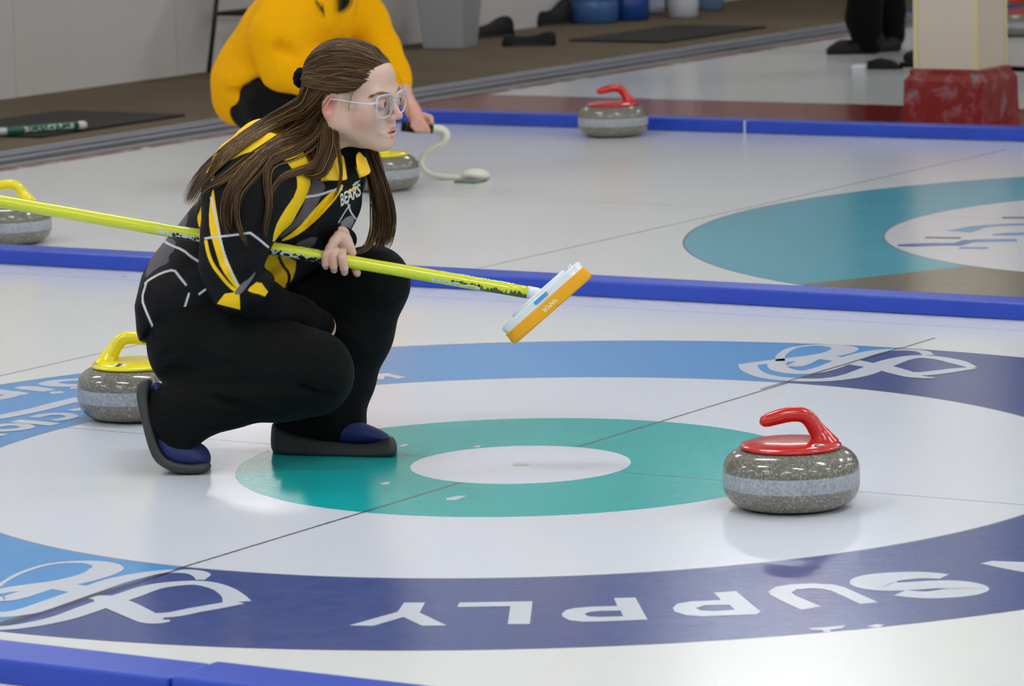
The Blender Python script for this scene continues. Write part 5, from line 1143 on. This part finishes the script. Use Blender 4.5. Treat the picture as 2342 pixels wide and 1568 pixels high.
# white waste bin
bc = (-6.72, 10.33); wbn = empty('waste_bin', (bc[0], bc[1], .012)); tag(wbn, 'pale grey tapered waste bin on the carpet against the wall', 'bin')
bm_ = MB(); V = []
for z, hx_, hy_ in ((0, .105, .115), (.30, .135, .15), (.31, .142, .158), (.36, .142, .158), (.36, .128, .142), (.03, .10, .11)): V += [(sx*hx_, sy*hy_, z) for sx, sy in ((-1, -1), (1, -1), (1, 1), (-1, 1))]
F = [(i*4+j, i*4+(j+1) % 4, (i+1)*4+(j+1) % 4, (i+1)*4+j) for i in range(5) for j in range(4)]+[(3, 2, 1, 0), (20, 21, 22, 23)]; bm_.add(V, F)
child('bin_body', bm_.mesh(), simple('bin_plastic', (176, 180, 182), .5), wbn); wbn.rotation_euler = (0, 0, .25)
# dark pole standing beside the bin
a = G(886, 106, .012); a[0] = -6.9; tag(link('pole', MB().tube([(-6.93, 10.02, .012), (-6.99, 9.9, 1.6)], [.013, .013], 12).mesh(True), M_IRON), 'thin dark pole leaning against the wall just left of the grey bin', 'pole')
# dark shoes left on the walkway
def loose_shoe(px0, px1, py, label, hgt=.10, flip=1, heel=1.0, yz=None):
    a, b = G(px0, py, .012), G(px1, py if yz is None else yz, .012); L = np.linalg.norm(b-a); d_ = (b-a)/L; n_ = np.array([-d_[1], d_[0], 0])
    e = empty('shoe', tuple(a)); tag(e, label, 'shoe', 'shoes left on the walkway'); R = []
    prof = [(0.0, .4, .7), (.04, .58, 1), (.15, .66, 1.05), (.35, .56, 1), (.6, .62, .85), (.8, .95*heel, .8), (.93, 1.0*heel, .7), (1.0, .8*heel, .5)]
    prof = [(1-t, h_, w_) for t, h_, w_ in prof][::-1] if flip < 0 else prof
    V = []
    for t, h_, w_ in resample(prof, 16):
        c = a+d_*L*t; hw = .042*w_
        for u, v in ((-1, .0), (-1.05, .25), (-.85, .75), (-.4, 1), (.4, 1), (.85, .75), (1.05, .25), (1, 0)): V.append(c+n_*(u*hw+.045)+np.array([0, 0, v*hgt*h_]))
    F = [(i*8+j, i*8+(j+1) % 8, (i+1)*8+(j+1) % 8, (i+1)*8+j) for i in range(15) for j in range(8)]+[tuple(range(8))[::-1], tuple(120+j for j in range(8))]
    glue(link('upper', mesh(V, F, True), M_BOOT), e)
    V = []
    for t in np.linspace(0, 1, 12):
        c = a+d_*L*t; hw = .046*math.sqrt(max(.12, 1-(2*t-1)**6)); V += [c+n_*(.045-hw), c+n_*(.045+hw), c+n_*(.045+hw)+[0, 0, .014], c+n_*(.045-hw)+[0, 0, .014]]
    F = [(i*4+j, i*4+(j+1) % 4, (i+1)*4+(j+1) % 4, (i+1)*4+j) for i in range(11) for j in range(4)]+[(3, 2, 1, 0), (44, 45, 46, 47)]
    glue(link('sole', mesh(V, F), M_SOLE), e)
loose_shoe(1036, 1182, 93, 'black shoe on the walkway nearest the bin, heel to the right', .105, yz=83)
loose_shoe(1146, 1266, 107, 'black low shoe lying in front of the other dark shoes', .085, heel=.85, yz=106)
loose_shoe(1220, 1314, 62, 'black high shoe beside the blue water jugs', .14, yz=56)
# water jugs by the wall
def jug(px, py, r, h, c, label, g='jugs and containers along the wall'):
    p_ = G(px, py, .012); p_[0] = max(p_[0]-r*.3, WALLX+r+.02); e = empty('water_jug', (p_[0], p_[1], .012)); tag(e, label, 'jug', g)
    pr = [(0, 0), (r*.9, 0), (r, .015), (r, h*.22), (r*.96, h*.25), (r, h*.28), (r, h*.5), (r*.96, h*.53), (r, h*.56), (r, h*.74), (r*.85, h*.86), (r*.35, h*.93), (r*.2, h*.95), (r*.2, h), (0, h)]
    V, F = lathe(pr, 40); t = NT('jug_plastic'); t.b(Base_Color=lin(c), Roughness=.25, Transmission_Weight=.15); child('jug_body', mesh(V, F, True), t.m, e)
    V, F = lathe([(0, h+.01), (r*.24, h+.01), (r*.24, h-.03)], 24); child('cap', mesh(V, F, True), M_HW, e)
jug(1366, 52, .132, .5, (70, 110, 170), 'light blue water jug, first beside the dark shoes'); jug(1452, 46, .110, .5, (30, 74, 150), 'deep blue water jug between the light blue jug and the white one')
jug(1508, 22, .06, .36, (160, 172, 184), 'narrow pale grey jug behind the white container'); jug(1572, 40, .085, .4, (206, 208, 216), 'white container in the row of jugs'); jug(1630, 22, .085, .4, (110, 136, 172), 'dull blue jug at the far end of the row')
p_ = G(1290, 14, .012); tag(link('cloth_bundle', MB().box((-6.98, p_[1]-.62, .012), (-6.85, p_[1]-.45, .55), 0, .04).mesh(), simple('pale_blue_cloth', (190, 200, 226), .8)), 'pale bag standing by the wall behind the dark shoes', 'bag')
EXPO = 0.02
SC.view_settings.view_transform = 'Standard'; SC.view_settings.look = 'None'; SC.view_settings.gamma = 1.0; SC.view_settings.use_curve_mapping = False
SC.view_settings.exposure = EXPO
SC.cycles.max_bounces = 6; SC.cycles.diffuse_bounces = 3; SC.cycles.glossy_bounces = 4; SC.cycles.use_adaptive_sampling = True; SC.cycles.adaptive_threshold = .08; SC.cycles.adaptive_min_samples = 16; SC.cycles.transmission_bounces = 6; SC.cycles.transparent_max_bounces = 12
SC.cycles.sample_clamp_indirect = 4; SC.cycles.caustics_reflective = False; SC.cycles.caustics_refractive = False; SC.cycles.use_denoising = True
print('script seconds', round(time.time()-T0, 1))
